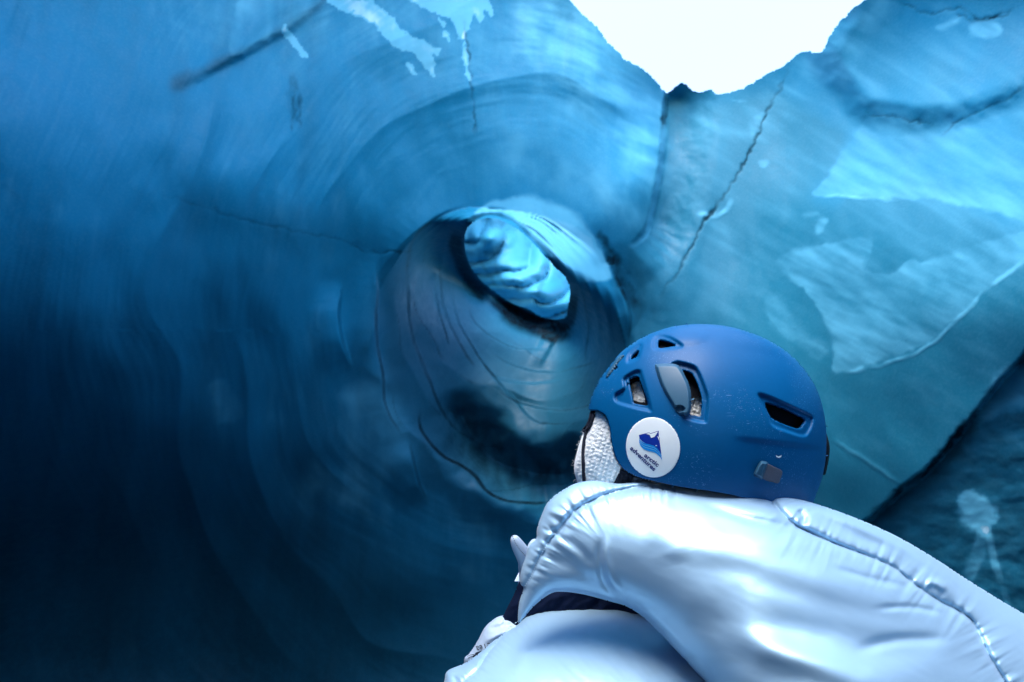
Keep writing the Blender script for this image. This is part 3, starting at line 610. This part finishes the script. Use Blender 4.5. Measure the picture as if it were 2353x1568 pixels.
rec = [(smooth(Z1([(805, 330), (835, 285), (900, 280), (980, 310), (1040, 365), (960, 385), (820, 390)])), .004), (smooth(Z1([(600, 490), (610, 430), (650, 385), (715, 345), (712, 400), (690, 460), (640, 490)])), .004),
       (smooth(Z1([(575, 620), (640, 570), (700, 552), (722, 600), (790, 850), (760, 866), (640, 840), (520, 800), (512, 740), (580, 690)])), .006), (smooth(Z1([(960, 500), (1110, 512), (1165, 565), (1215, 690), (1238, 780), (1225, 930), (1205, 962), (1085, 932), (1010, 880), (960, 700)])), .007),
       (smooth(Z1([(1632, 748), (1700, 750), (1900, 838), (2040, 905), (2058, 950), (2035, 1020), (1985, 1068), (1850, 1030), (1745, 985), (1700, 900)])), .006)]
def hel_detail(x, y, h):
    out_ = np.zeros(x.shape)
    for q, a in rec:
        m = near(x, y, q, 20)
        if m.any():
            d, _, _ = sdpoly(x[m], y[m], q); out_[m] -= a * ss(2.5, -4.0, d)
    # raised ridge over the crown and long facet behind it
    q = Z1([(1150, 210), (1300, 300), (1400, 400), (1380, 520), (1300, 620)]); d = linedist(x, y, smooth(q, False))[0]; 
    xr, yr = (x - 1263.9) / .2931, (y - 689.4) / .2931
    ridge = ss(-60, 60, yr - (345 + .00042 * np.abs(xr - 1500) ** 2 + .12 * (xr - 1500))) * ss(1150, 1750, xr)
    out_ -= .0045 * ridge * (1 - ss(345, 1100, yr)) ; 
    dome = np.clip(1 - ((xr - 1080) / 190) ** 2 - ((yr - 280) / 90) ** 2, 0, 1); out_ += .0035 * ss(0, 1.1, dome) * (yr < 420)
    # soft band along the lower side
    out_ -= .003 * ss(0, 60, yr - (1060 + .12 * (xr - 1500))) * ss(1400, 1600, xr)
    return out_
HP = Puff(HEL_EXT, 3.0, ZH, .118, hel_detail, back=.95, it=350)
helmet = HP.build("helmet", M_SHELL, None, cut=list(vents.values()), keep=HEL_CUT)
kid(helmet); tag(helmet, "scratched blue climbing helmet with a round white sticker")
md = helmet.modifiers.new("thick", 'SOLIDIFY'); md.thickness = .0035; md.offset = -1
def patch(name, pts, mat, off, par, puff=HP, step=3.0, thick=0.0015, sm=True, subdiv=True):
    """a thin piece lying on a surface, from its outline"""
    q = smooth(pts, n=3) if sm else np.array(pts, float)
    gx = np.arange(q[:, 0].min() - step, q[:, 0].max() + 2 * step, step); gy = np.arange(q[:, 1].min() - step, q[:, 1].max() + 2 * step, step)
    X, Y = np.meshgrid(gx, gy); d, qx, qy = sdpoly(X, Y, q); mv = np.abs(d) < step * .6; X = np.where(mv, qx, X); Y = np.where(mv, qy, Y); ok = (d < 0) | mv
    ny, nx = X.shape; idx = np.arange(nx * ny).reshape(ny, nx); kf = ok[:-1, :-1] & ok[1:, :-1] & ok[:-1, 1:] & ok[1:, 1:]
    Fc = np.stack([idx[:-1, :-1], idx[1:, :-1], idx[1:, 1:], idx[:-1, 1:]], -1)[kf]
    V = P(X, Y, puff(X, Y, off) if callable(puff) else puff.front(X, Y, off)).reshape(-1, 3); V, Fc, _ = compact(V, Fc)
    o = mesh(name, V, Fc, None, mat)
    if thick: m_ = o.modifiers.new("thick", 'SOLIDIFY'); m_.thickness = thick; m_.offset = -1
    return kid(o, par)
def flat_outline(name, polys, mat, off, par, puff=HP, step=2.0):
    """print on a surface: closed outlines filled"""
    Vs, Fs = [], []; n0 = 0
    for q in polys:
        q = np.array(q, float); gx = np.arange(q[:, 0].min() - step, q[:, 0].max() + 2 * step, step); gy = np.arange(q[:, 1].min() - step, q[:, 1].max() + 2 * step, step)
        X, Y = np.meshgrid(gx, gy); d, qx, qy = sdpoly(X, Y, q); mv = np.abs(d) < step * .6; X = np.where(mv, qx, X); Y = np.where(mv, qy, Y); ok = (d < 0) | mv
        ny, nx = X.shape; idx = np.arange(nx * ny).reshape(ny, nx); kf = ok[:-1, :-1] & ok[1:, :-1] & ok[:-1, 1:] & ok[1:, 1:]
        Fc = np.stack([idx[:-1, :-1], idx[1:, :-1], idx[1:, 1:], idx[:-1, 1:]], -1)[kf]
        if not len(Fc): continue
        V = P(X, Y, puff.front(X, Y, off)).reshape(-1, 3); V, Fc, _ = compact(V, Fc); Vs.append(V); Fs.append(Fc + n0); n0 += len(V)
    return kid(mesh(name, np.concatenate(Vs), np.concatenate(Fs), None, mat), par)
# sticker
def Z2(pts):   # enlargement of the sticker (region 2480..2740 x 1660..1930 of the photograph, 1510 wide)
    p = np.array(pts, float); return np.stack([(2480 + p[..., 0] * 260 / 1510) * .57446, (1660 + p[..., 1] * 260 / 1510) * .57446], -1)
th = np.linspace(0, 2 * math.pi, 60, endpoint=False)
ex = 628 * np.cos(th); ey = 700 * np.sin(th); rt = math.radians(-8)
stk = Z2(np.stack([766 + ex * math.cos(rt) - ey * math.sin(rt), 756 + ex * math.sin(rt) + ey * math.cos(rt)], -1))
sticker = patch("sticker", stk, M_STICK, .0007, helmet, step=2.0, thick=.0004, sm=False)
flat_outline("mountain_emblem", [Z2([(438, 468), (680, 408), (706, 430), (898, 368), (902, 510), (918, 530), (922, 640), (940, 760), (960, 930), (930, 880), (870, 800), (790, 735), (700, 705), (600, 670), (510, 610), (455, 550)])], M_ROYAL, .0010, sticker, step=.45)
flat_outline("snow_cap", [Z2([(596, 440), (680, 420), (706, 444), (882, 386), (840, 460), (800, 512), (722, 538), (685, 462), (640, 452)]), Z2([(862, 490), (905, 520), (914, 610)]), Z2([(822, 705), (850, 703), (858, 722), (828, 726)])], M_STICK, .0013, sticker, step=.4)
top = smooth([(442, 530), (470, 590), (560, 655), (700, 695), (800, 730), (880, 800), (935, 880), (962, 940)], False)
bot = smooth([(446, 640), (480, 720), (560, 800), (680, 842), (790, 868), (870, 920), (930, 980), (976, 1055)], False)
def band(f0, f1): 
    a = top * (1 - f0) + bot * f0; b = top * (1 - f1) + bot * f1; return Z2(np.concatenate([a, b[::-1]]))
flat_outline("wave_bands", [band(-.02, .24), band(.31, .57), band(.64, 1)], M_AZURE, .00115, sticker, step=.45)
def text_on(name, body, p0, p1, height, mat, off, par, puff=HP, bold=.02, mp=None, mirror=False, subdiv=0, stretch=None):
    """letters laid on a surface: baseline from p0 to p1 (picture positions)"""
    cu = bpy.data.curves.new(name, 'FONT'); cu.body = body; cu.offset = bold; cu.resolution_u = 4; cu.space_character = 1.0
    o = bpy.data.objects.new(name, cu); C.objects.link(o); bpy.context.view_layer.update()
    me = bpy.data.meshes.new_from_object(o.evaluated_get(bpy.context.evaluated_depsgraph_get())); bpy.data.objects.remove(o)
    v = np.empty(len(me.vertices) * 3); me.vertices.foreach_get("co", v); v = v.reshape(-1, 3)
    wd = v[:, 0].max(); p0 = np.array(p0, float); p1 = np.array(p1, float); d = (p1 - p0) / wd; L = np.linalg.norm(p1 - p0)
    up = np.array([d[1], -d[0]]) * wd / L * height
    q = p0 + v[:, :1] * d + v[:, 1:2] * up
    z = puff.front(q[:, 0], q[:, 1], off); co = P(q[:, 0], q[:, 1], z); me.vertices.foreach_set("co", co.ravel()); me.update()
    ob = link(name, me, None, mat); return kid(ob, par)
text_on("lettering", "arctic", Z2(np.array([552, 960])), Z2(np.array([868, 1212])), 13.5, M_NAVY, .0012, sticker, bold=.03)
text_on("lettering", "adventures", Z2(np.array([225, 790])), Z2(np.array([785, 1312])), 13.5, M_NAVY, .0012, sticker, bold=.03)
# headlamp clip plates
pl = smooth(Z1([(822, 516), (850, 503), (915, 499), (982, 503), (1022, 530), (1062, 600), (1092, 670), (1107, 750), (1105, 860), (1082, 905), (1040, 905), (990, 880), (950, 815), (890, 715), (850, 620)]), n=4)
def plate_z(x, y, off=0):
    d, _, _ = sdpoly(x, y, pl); base = bil(HP.gx, HP.gy, HP.h, x, y); e = ss(0, -7, d)
    nt_ = ((x - Z1([(1015, 860)])[0, 0]) / 12) ** 2 + ((y - Z1([(1015, 855)])[0, 1]) / 8) ** 2
    return ZH(x, y) - base - .0005 - .0055 * e + .005 * ss(1.2, .6, nt_) * e
clip = patch("headlamp_clip", pl, M_GREY, 0, helmet, puff=plate_z, step=1.6, thick=.003, sm=False)
patch("headlamp_clip", Z1([(440, 608), (448, 575), (480, 520), (520, 462), (552, 434), (578, 432), (562, 450), (520, 500), (480, 560)]), M_GREY, .004, helmet, step=2, thick=.003)
# side clip with elastic band, low at the back
ck = smooth(Z1([(1597, 1375), (1612, 1325), (1645, 1270), (1668, 1262), (1706, 1274), (1708, 1300), (1690, 1345), (1668, 1400), (1650, 1405)]), n=4)
def clip_z(x, y, off=0):
    d, _, _ = sdpoly(x, y, ck); return ZH(x, y) - bil(HP.gx, HP.gy, HP.h, x, y) + .001 - .009 * ss(0, -6, d)
patch("side_clip", ck, M_GREY, 0, helmet, puff=clip_z, step=1.5, thick=.002, sm=False)
patch("elastic_loop", Z1([(1700, 1292), (1760, 1310), (1812, 1335), (1822, 1360), (1808, 1400), (1792, 1438), (1750, 1430), (1668, 1398)]), M_ELAST, .0035, helmet, step=2, thick=.003)
flat_outline("worn_print", [Z1([(1768, 1218), (1775, 1232), (1795, 1240), (1812, 1232), (1815, 1215), (1805, 1222), (1790, 1228), (1778, 1222)])], M_STICK, .0008, helmet, step=.6)
# rear adjuster standing off the back edge
ra = Puff(Z1([(2162, 1050), (2180, 1090), (2192, 1150), (2190, 1215), (2175, 1300), (2160, 1366), (2140, 1372), (2115, 1355), (2120, 1310), (2140, 1230), (2150, 1150)]), 1.6, lambda x, y: .74 + 0 * x, .012, None, it=150)
kid(ra.build("rear_buckle", M_LINER), helmet)
# inner foam seen in the vents
LIN_HOLES = [smooth(Z1([(625, 680), (690, 640), (720, 700), (745, 790), (700, 800), (640, 770)])), smooth(Z1([(1100, 790), (1160, 760), (1200, 800), (1195, 930), (1090, 920)]))]
lin = HP.build("foam_liner", M_LINER, None, cut=LIN_HOLES, keep=HEL_CUT, backside=False, off=-.016); kid(lin, helmet)

# ---- knitted hat --------------------------------------------------------------
HAT = [(1366, 930), (1350, 970), (1336, 1005), (1324, 1045), (1319, 1075), (1324, 1100), (1334, 1125), (1350, 1160), (1420, 1210), (1600, 1250), (1780, 1200), (1850, 1110), (1870, 1000), (1850, 900), (1790, 820), (1700, 780), (1600, 765), (1500, 785), (1420, 840)]
def hat_detail(x, y, h):
    # ribs and stitches run down the hat
    a = math.radians(62); u = (x * math.sin(a) - y * math.cos(a)); v = x * math.cos(a) + y * math.sin(a)
    u2 = (x + .28 * (y - 1000)); st = np.sin(u2 / 11.0 * math.pi) ; rib = np.abs(st) ** .6
    kn = np.sin((y + 3.0 * np.sign(st)) / 4.6 * math.pi)
    k = .0020 * rib + .0006 * kn * rib + .0018 * n2(x, y, 10, 10, 4) 
    cap = bil(HP.gx, HP.gy, HP.h, x, y) - .026
    hh = h + k; return np.where(inpoly(x, y, HEL_CUT), np.minimum(hh, np.maximum(cap, .0) + k), hh) - h
HATP = Puff(HAT, 1.8, lambda x, y: ZH(x, y) + .004, .098, hat_detail, it=500)
hat = kid(HATP.build("knit_hat", M_KNIT)); tag(hat, "white knitted hat showing under the helmet")
# cords and chin strap
def on_hat(pts, off): p = np.array(pts, float); return P(p[:, 0], p[:, 1], HATP.front(p[:, 0], p[:, 1], off))
cord = smooth(Z1([(345, 872), (322, 930), (300, 985), (286, 1040), (268, 1110), (260, 1200), (262, 1300), (268, 1440)]), False, 4)
V_, F_ = tube(on_hat(cord, .002), .0024, 8); kid(mesh("hood_cord", V_, F_, None, M_WEB), hat)
cord2 = smooth(Z1([(325, 880), (312, 940), (288, 990), (262, 1020), (275, 1030), (300, 1010), (325, 960), (345, 900)]), False, 4)
V_, F_ = tube(on_hat(cord2, .004), .0022, 8); kid(mesh("cord_loop", V_, F_, None, M_WEB), hat)
strap = Z1([(560, 1330), (610, 1345), (650, 1375), (600, 1480), (480, 1490), (505, 1425)])
patch("chin_strap", strap, M_WEB, .003, hat, puff=HATP, step=2.5, thick=.002)
patch("chin_strap", Z1([(640, 1370), (760, 1400), (800, 1440), (800, 1520), (600, 1520), (610, 1430)]), plain("grey_strap", (.10, .12, .14), .7), .002, hat, puff=HATP, step=2.5, thick=.002)
rs = np.random.RandomState(4); Vf, Ff = [], []; n0 = 0
for k in range(70):                                     # loose wool fibres along the hat's edge
    i = rs.randint(0, 40); a = HATP.out[np.argmin(np.hypot(HATP.out[:, 0] - 1322, HATP.out[:, 1] - rs.uniform(985, 1120)))]
    L = rs.uniform(3, 8); ang = rs.uniform(2.3, 4.2); p = [a + (rs.uniform(-1, 6), rs.uniform(-6, 6))]
    for j in range(4): ang += rs.uniform(-.6, .6); p.append(p[-1] + L / 4 * np.array([math.cos(ang), -math.sin(ang)]))
    p = np.array(p); v, f = tube(P(p[:, 0], p[:, 1], ZH(p[:, 0], p[:, 1])), .0001, 3, False); Vf.append(v); Ff += [tuple(q + n0 for q in g) for g in f]; n0 += len(v)
kid(mesh("wool_fibres", np.concatenate(Vf), Ff, None, M_KNIT), hat)

# ---- jacket -------------------------------------------------------------------
SEAM1 = smooth([(1560, 1112), (1480, 1116), (1405, 1132), (1335, 1164), (1308, 1188), (1290, 1212), (1262, 1245), (1238, 1285), (1218, 1328), (1204, 1350)], False, 6)
SEAM2 = smooth([(1755, 1136), (1772, 1150), (1800, 1182), (1826, 1206), (1870, 1228), (1925, 1252), (1990, 1276), (2050, 1302), (2085, 1330), (2112, 1350), (2160, 1382), (2200, 1402), (2232, 1425), (2252, 1460), (2275, 1510), (2310, 1568), (2360, 1660), (2400, 1800)], False, 6)
JKT = [(1330, 1109), (1372, 1105), (1420, 1112), (1475, 1106), (1530, 1112), (1600, 1118), (1680, 1125), (1760, 1134), (1830, 1146), (1900, 1166), (1980, 1196), (2060, 1232), (2140, 1278), (2220, 1330), (2300, 1380), (2380, 1428), (2520, 1530), (2640, 1680), (2680, 1900), (2560, 2300), (2200, 2450), (1800, 2420), (1640, 2200), (1650, 1900), (1680, 1700), (1640, 1592), (1600, 1545), (1560, 1502), (1520, 1460), (1480, 1420), (1440, 1394), (1400, 1382), (1340, 1366), (1290, 1360), (1262, 1366), (1225, 1395), (1196, 1430), (1190, 1425), (1193, 1385), (1203, 1352), (1195, 1340), (1198, 1310), (1208, 1280), (1215, 1255), (1232, 1238), (1234, 1215), (1246, 1180), (1262, 1150), (1295, 1125)]
def seam_detail(x, y, seam, depth, width, pk, pw, ps, seed, side=0):
    m = near(x, y, seam, pw * 7); out_ = np.zeros(x.shape)
    if not m.any(): return out_
    d, S, sg, _, _, L = linedist(x[m], y[m], seam); ds = d * sg
    v = -depth * np.exp(-(d / width) ** 1.1)
    puck = n2(S, d * .35, ps, ps * 3.0, seed, 3) * 1.6
    v += pk * puck * np.exp(-d / pw) * ss(0, 4, d); v -= .4 * depth * np.clip(puck, 0, 1) * np.exp(-(d / (width * 1.6)) ** 2)
    out_[m] = v; return out_
def folds(x, y, lst):
    out_ = np.zeros(x.shape)
    for q, wd, a in lst:
        q = smooth(q, False, 4); m = near(x, y, q, wd * 3)
        if not m.any(): continue
        d, S, sg, _, _, L = linedist(x[m], y[m], q); e = ss(0, L * .3, S) * ss(0, L * .3, L - S)
        out_[m] += a * np.exp(-(d / wd) ** 2) * e
    return out_
def jkt_detail(x, y, h):
    e = ss(0, .03, h)
    o_ = seam_detail(x, y, SEAM1, .009, 6, .0052, 22, 15, 3) + seam_detail(x, y, SEAM2, .009, 6, .0046, 24, 24, 5)
    # long folds running with the seams
    o_ += folds(x, y, [([(1380, 1230), (1376, 1280), (1390, 1340), (1425, 1380)], 10, -.004), ([(1395, 1225), (1392, 1280), (1408, 1335), (1440, 1370)], 9, .003),
                       ([(1600, 1170), (1640, 1168), (1720, 1192), (1830, 1215), (1960, 1258)], 11, -.0045), ([(1480, 1200), (1540, 1240), (1560, 1300)], 40, .003), ([(1900, 1300), (2000, 1330), (2100, 1350)], 9, -.003), ([(2000, 1400), (2090, 1395), (2180, 1412)], 8, -.003), ([(1950, 1500), (2060, 1470), (2200, 1470)], 14, -.004), ([(1560, 1205), (1680, 1235), (1800, 1250), (1900, 1262)], 26, .0035),
                       ([(1640, 1175), (1740, 1180), (1800, 1205)], 18, .002), ([(1500, 1150), (1600, 1150), (1680, 1175)], 22, -.002),
                       ([(1530, 1290), (1700, 1310), (1850, 1370), (2050, 1420), (2180, 1430)], 30, -.004), ([(1480, 1250), (1640, 1270), (1850, 1325), (2060, 1380)], 44, .005),
                       ([(1700, 1420), (1860, 1450), (2000, 1480), (2180, 1500)], 46, -.009), ([(1640, 1440), (1800, 1500), (1990, 1568), (2100, 1650)], 36, .009),
                       ([(1290, 1225), (1330, 1260), (1370, 1310)], 12, -.003), ([(1235, 1290), (1300, 1290), (1360, 1330), (1440, 1370)], 22, -.004), ([(1450, 1395), (1520, 1440), (1600, 1520)], 14, .004),
                       ([(1250, 1170), (1280, 1180), (1310, 1186)], 8, .003), ([(1240, 1210), (1265, 1222), (1285, 1214)], 6, -.003), ([(1225, 1262), (1245, 1266), (1258, 1250)], 5, .003),
                       ([(1400, 1150), (1450, 1125), (1520, 1120)], 10, -.003),
                       ([(1870, 1180), (1950, 1225), (2060, 1270)], 14, -.004), ([(1850, 1165), (1960, 1205), (2080, 1262), (2200, 1345)], 10, .003), ([(1900, 1190), (2000, 1250), (2120, 1330), (2250, 1440)], 18, -.003),
                       ([(2090, 1290), (2170, 1350), (2270, 1450)], 16, .004), ([(1835, 1168), (1846, 1190), (1840, 1210)], 9, -.006), ([(2120, 1345), (2150, 1340), (2180, 1360)], 10, .006)])
    a = math.radians(24); u = x * math.cos(a) + y * math.sin(a); v = -x * math.sin(a) + y * math.cos(a)
    o_ += .0022 * n2(u, v, 320, 110, 3, 2) + .0003 * n2(u, v, 70, 30, 9, 2) + .0030 * n2(x, y, 180, 160, 6, 2)
    cr = np.abs(n2(u, v, 190, 60, 21, 2)); o_ -= .0 * np.exp(-(cr / .06) ** 2) * ss(.0, .3, n2(x, y, 160, 160, 22, 2) + .05)
    # baffle roundness: swell between the seams
    d1 = linedist(x, y, SEAM2[::4])[0]; o_ += .010 * (1 - np.exp(-d1 / 50)) - .010
    return o_ * e
ZJ = lambda x, y: .665 - .00012 * (y - 1100) - .00004 * (x - 1600) + .14 * ss(1700, 2600, x)
JP = Puff(JKT, 2.8, ZJ, .15, jkt_detail, back=1.3, it=620, n=4)
jacket = kid(JP.build("jacket", M_SATIN)); tag(jacket, "silver satin puffer jacket with puckered quilting seams")
# lower sleeve
SLV = [(1022, 1560), (1024, 1548), (1034, 1538), (1068, 1524), (1100, 1502), (1128, 1478), (1165, 1452), (1194, 1432), (1215, 1408), (1240, 1394), (1268, 1387), (1300, 1383), (1325, 1375), (1370, 1372), (1420, 1380), (1480, 1400), (1560, 1440), (1640, 1520), (1700, 1640), (1720, 1780), (1600, 1900), (1400, 1930), (1180, 1860), (1060, 1740), (1012, 1640)]
SEAM3 = smooth([(1262, 1388), (1225, 1408), (1190, 1428), (1160, 1452), (1140, 1478), (1118, 1505), (1095, 1540), (1062, 1570), (1040, 1620)], False, 6)
def slv_detail(x, y, h):
    e = ss(0, .02, h)
    o_ = seam_detail(x, y, SEAM3, .006, 4, .0032, 18, 10, 8)
    o_ += folds(x, y, [([(1060, 1545), (1080, 1535), (1110, 1530)], 8, .003), ([(1040, 1548), (1050, 1570), (1048, 1600)], 7, -.004), ([(1240, 1420), (1200, 1460), (1150, 1540)], 18, -.002), ([(1300, 1400), (1240, 1440), (1180, 1560)], 16, .0016)])
    return (o_ + .002 * n2(x - y, x + y, 60, 200, 11, 3)) * e
SP = Puff(SLV, 3.2, lambda x, y: .80 - .16 * np.tanh((y - 1400) / 150) + 0 * x, .10, slv_detail, it=350, n=3)
sleeve = kid(SP.build("sleeve", M_SATIN)); tag(sleeve, "silver sleeve bent across the lower edge of the picture")
# white glove gauntlet with black print
CUF = [(1196, 1428), (1193, 1424), (1176, 1419), (1160, 1415), (1145, 1417), (1128, 1428), (1114, 1442), (1104, 1460), (1092, 1482), (1078, 1502), (1066, 1518), (1080, 1560), (1150, 1560), (1220, 1500), (1260, 1440)]
CP = Puff(CUF, 1.6, lambda x, y: .80 + 0 * x, .04, lambda x, y, h: (folds(x, y, [([(1164, 1416), (1158, 1432), (1150, 1440)], 4, -.002), ([(1120, 1450), (1150, 1440), (1190, 1435)], 7, -.003), ([(1110, 1480), (1140, 1460), (1180, 1445)], 6, .003)]) + .001 * n2(x, y, 20, 20, 5)) * ss(0, .01, h), it=200)
M_GLOVE = plain("white_glove_leather", (.36, .47, .60), .45, bs=300, bd=.0005, bstr=.3, var=.1)
cuff = kid(CP.build("glove_cuff", M_GLOVE)); tag(cuff, "white glove cuff with black upside-down print")
def C1(p): p = np.array(p, float); return ((1760 + p[..., 0] * 400 / 2163) * .57446, (2440 + p[..., 1] * 400 / 2163) * .57446)
text_on("print", "eTea", C1((1085, 705)), C1((770, 790)), 22, M_BLACKP, .0008, cuff, CP, bold=.0)
text_on("print", "ac", C1((930, 880)), C1((590, 1010)), 32, M_BLACKP, .0008, cuff, CP, bold=.04)
# dark lining between sleeve and body
INN = [(1150, 1436), (1158, 1412), (1180, 1368), (1200, 1330), (1260, 1300), (1500, 1320), (1640, 1420), (1720, 1600), (1600, 1700), (1400, 1600), (1260, 1480), (1200, 1470)]
kid(Puff(INN, 4, lambda x, y: .79 + 0 * x, .04, lambda x, y, h: (.010 * n2(x * .6 + y * .8, x - y, 22, 120, 3, 3)) * ss(0, .02, h), it=200).build("mid_layer", M_FLEECE))

# ---- body: one continuous skin under the clothes ---------------------------------
def W(x, y, z): return tuple(P(x, y, z))
joints = {'pelvis': ((.50, .95, .93), .14), 'waist': ((.47, .90, 1.10), .12), 'chest': (W(1800, 1500, .80), .12), 'neck': (W(1640, 1230, .76), .055), 'nape': (W(1620, 1130, .745), .055),
          'head': (W(1615, 990, .75), .075), 'crown': (W(1600, 900, .75), .07), 'brow': (W(1500, 930, .78), .058), 'nose': (W(1400, 1000, .80), .04), 'jaw': (W(1440, 1110, .79), .04),
          'shl': (W(1750, 1420, .72), .06), 'ell': (W(1560, 1760, .72), .042), 'wrl': (W(1260, 1600, .76), .03), 'pal': (W(1190, 1500, .80), .03),
          'shr': (W(1560, 1400, .92), .06), 'elr': (W(1300, 1500, .98), .042), 'wrr': (W(1240, 1370, .90), .03), 'par': (W(1225, 1330, .86), .028),
          'hl': ((.42, .90, .88), .10), 'knl': ((.40, .88, .50), .062), 'anl': ((.40, .92, .10), .042), 'tol': ((.34, 1.06, .05), .038),
          'hr': ((.58, 1.00, .88), .10), 'knr': ((.60, 1.04, .50), .062), 'anr': ((.60, 1.06, .10), .042), 'tor': ((.54, 1.20, .05), .038)}
bones = [('pelvis', 'waist'), ('waist', 'chest'), ('chest', 'neck'), ('neck', 'nape'), ('nape', 'head'), ('head', 'crown'), ('head', 'brow'), ('brow', 'nose'), ('nose', 'jaw'), ('chest', 'shl'), ('shl', 'ell'), ('ell', 'wrl'), ('wrl', 'pal'),
         ('chest', 'shr'), ('shr', 'elr'), ('elr', 'wrr'), ('wrr', 'par'), ('pelvis', 'hl'), ('hl', 'knl'), ('knl', 'anl'), ('anl', 'tol'), ('pelvis', 'hr'), ('hr', 'knr'), ('knr', 'anr'), ('anr', 'tor')]
def skinned(name, joints, bones, mat, lev=2):
    ks = list(joints); me = bpy.data.meshes.new(name); me.from_pydata([joints[k][0] for k in ks], [(ks.index(a), ks.index(b)) for a, b in bones], [])
    o = link(name, me, None, mat); o.modifiers.new("skin", 'SKIN'); o.modifiers.new("sub", 'SUBSURF').render_levels = lev; o.modifiers["sub"].levels = lev
    for i, k in enumerate(ks):
        sv = me.skin_vertices[0].data[i]; r = joints[k][1]; sv.radius = (r, r) if np.ndim(r) == 0 else r
        sv.use_root = (i == 0)
    bpy.context.view_layer.update(); me2 = bpy.data.meshes.new_from_object(o.evaluated_get(bpy.context.evaluated_depsgraph_get()))
    o.modifiers.clear(); o.data = me2; me2.name = name
    me2.polygons.foreach_set("use_smooth", np.full(len(me2.polygons), True)); 
    if not me2.materials: me2.materials.append(mat)
    return kid(o)
skinned("body", joints, bones, M_SKIN)
tr = {k: (joints[k][0], r) for k, r in (('pelvis', .155), ('waist', .13), ('hl', .115), ('knl', .08), ('anl', .062), ('hr', .115), ('knr', .08), ('anr', .062))}
skinned("trousers", tr, [('pelvis', 'waist'), ('pelvis', 'hl'), ('hl', 'knl'), ('knl', 'anl'), ('pelvis', 'hr'), ('hr', 'knr'), ('knr', 'anr')], M_TROUSER)
for s_ in 'lr':
    a = np.array(joints['an' + s_][0]); t_ = np.array(joints['to' + s_][0])
    skinned("boot", {'a': (tuple(a + (0, 0, .08)), .06), 'b': (tuple(a - (0, 0, .03)), .055), 'c': (tuple(t_), .048)}, [('a', 'b'), ('b', 'c')], M_BOOT)
# gloved hand at the chest: only the tip of the first finger shows
gl = {'wr': (W(1232, 1375, .84), .026), 'pm': (W(1228, 1330, .83), .026), 'kn': (W(1222, 1305, .825), .020)}
fb = [('wr', 'pm'), ('pm', 'kn')]
tips = [('i', [(1212, 1290, .80, .0125), (1198, 1268, .79, .0115), (1184, 1243, .785, .0085), (1179, 1231, .783, .004)]),
        ('m', [(1226, 1290, .83, .0105), (1222, 1262, .84, .0095), (1232, 1245, .86, .008)]), ('r', [(1234, 1292, .85, .010), (1232, 1266, .86, .009), (1244, 1252, .875, .0075)]),
        ('p', [(1242, 1298, .865, .009), (1243, 1276, .88, .008), (1254, 1264, .89, .007)]), ('t', [(1214, 1335, .815, .011), (1206, 1318, .81, .010), (1206, 1300, .805, .008)])]
for nm, ch in tips:
    pv = 'kn' if nm != 't' else 'pm'
    for k, (x_, y_, z_, r_) in enumerate(ch): gl[nm + str(k)] = (W(x_, y_, z_), r_); fb.append((pv, nm + str(k))); pv = nm + str(k)
glove = skinned("glove", gl, fb, M_GLOVE); tag(glove, "white stitched glove with one fingertip showing past the jacket")
st_ = smooth([(1177, 1229), (1183, 1245), (1192, 1260), (1202, 1272), (1212, 1282)], False, 4)
Vf, Ff = [], []; n0 = 0
for i in range(len(st_) - 1):
    a, b = st_[i], st_[i] * .45 + st_[i + 1] * .55; zz = .772 - .0 * i
    v, f = tube([W(a[0], a[1], .7735), W(b[0], b[1], .7735)], .0005, 4); Vf.append(v); Ff += [tuple(q + n0 for q in g) for g in f]; n0 += len(v)
kid(mesh("stitching", np.concatenate(Vf), Ff, None, M_BLACKP), glove)
# fleece sleeve on the far arm
slv = {k: (joints[k][0], r) for k, r in (('shr', .07), ('elr', .056), ('wrr', .040), ('shl', .062), ('ell', .052), ('wrl', .036))}
skinned("fleece_sleeve", {k: slv[k] for k in ('shr', 'elr', 'wrr')}, [('shr', 'elr'), ('elr', 'wrr')], M_FLEECE)
# thread of the quilting seams
M_THREAD = plain("pale_thread", (.45, .62, .74), .7)
def stitches(seam, puff, par, gap=5.5, off=.0012):
    d = np.concatenate([[0], np.cumsum(np.hypot(*np.diff(seam, axis=0).T))]); Vs, Fs = [], []; n0 = 0
    for t0 in np.arange(2, d[-1] - 4, gap):
        t_ = np.array([t0, t0 + gap * .5]); px_ = np.interp(t_, d, seam[:, 0]); py_ = np.interp(t_, d, seam[:, 1])
        if py_.max() > 1700: break
        v, f = tube(P(px_, py_, puff.front(px_, py_, off)), .00045, 4); Vs.append(v); Fs += [tuple(q + n0 for q in g) for g in f]; n0 += len(v)
    return kid(mesh("stitching", np.concatenate(Vs), Fs, None, M_THREAD), par)
stitches(SEAM1, JP, jacket); stitches(SEAM2, JP, jacket); stitches(SEAM3, SP, sleeve, 6.5)
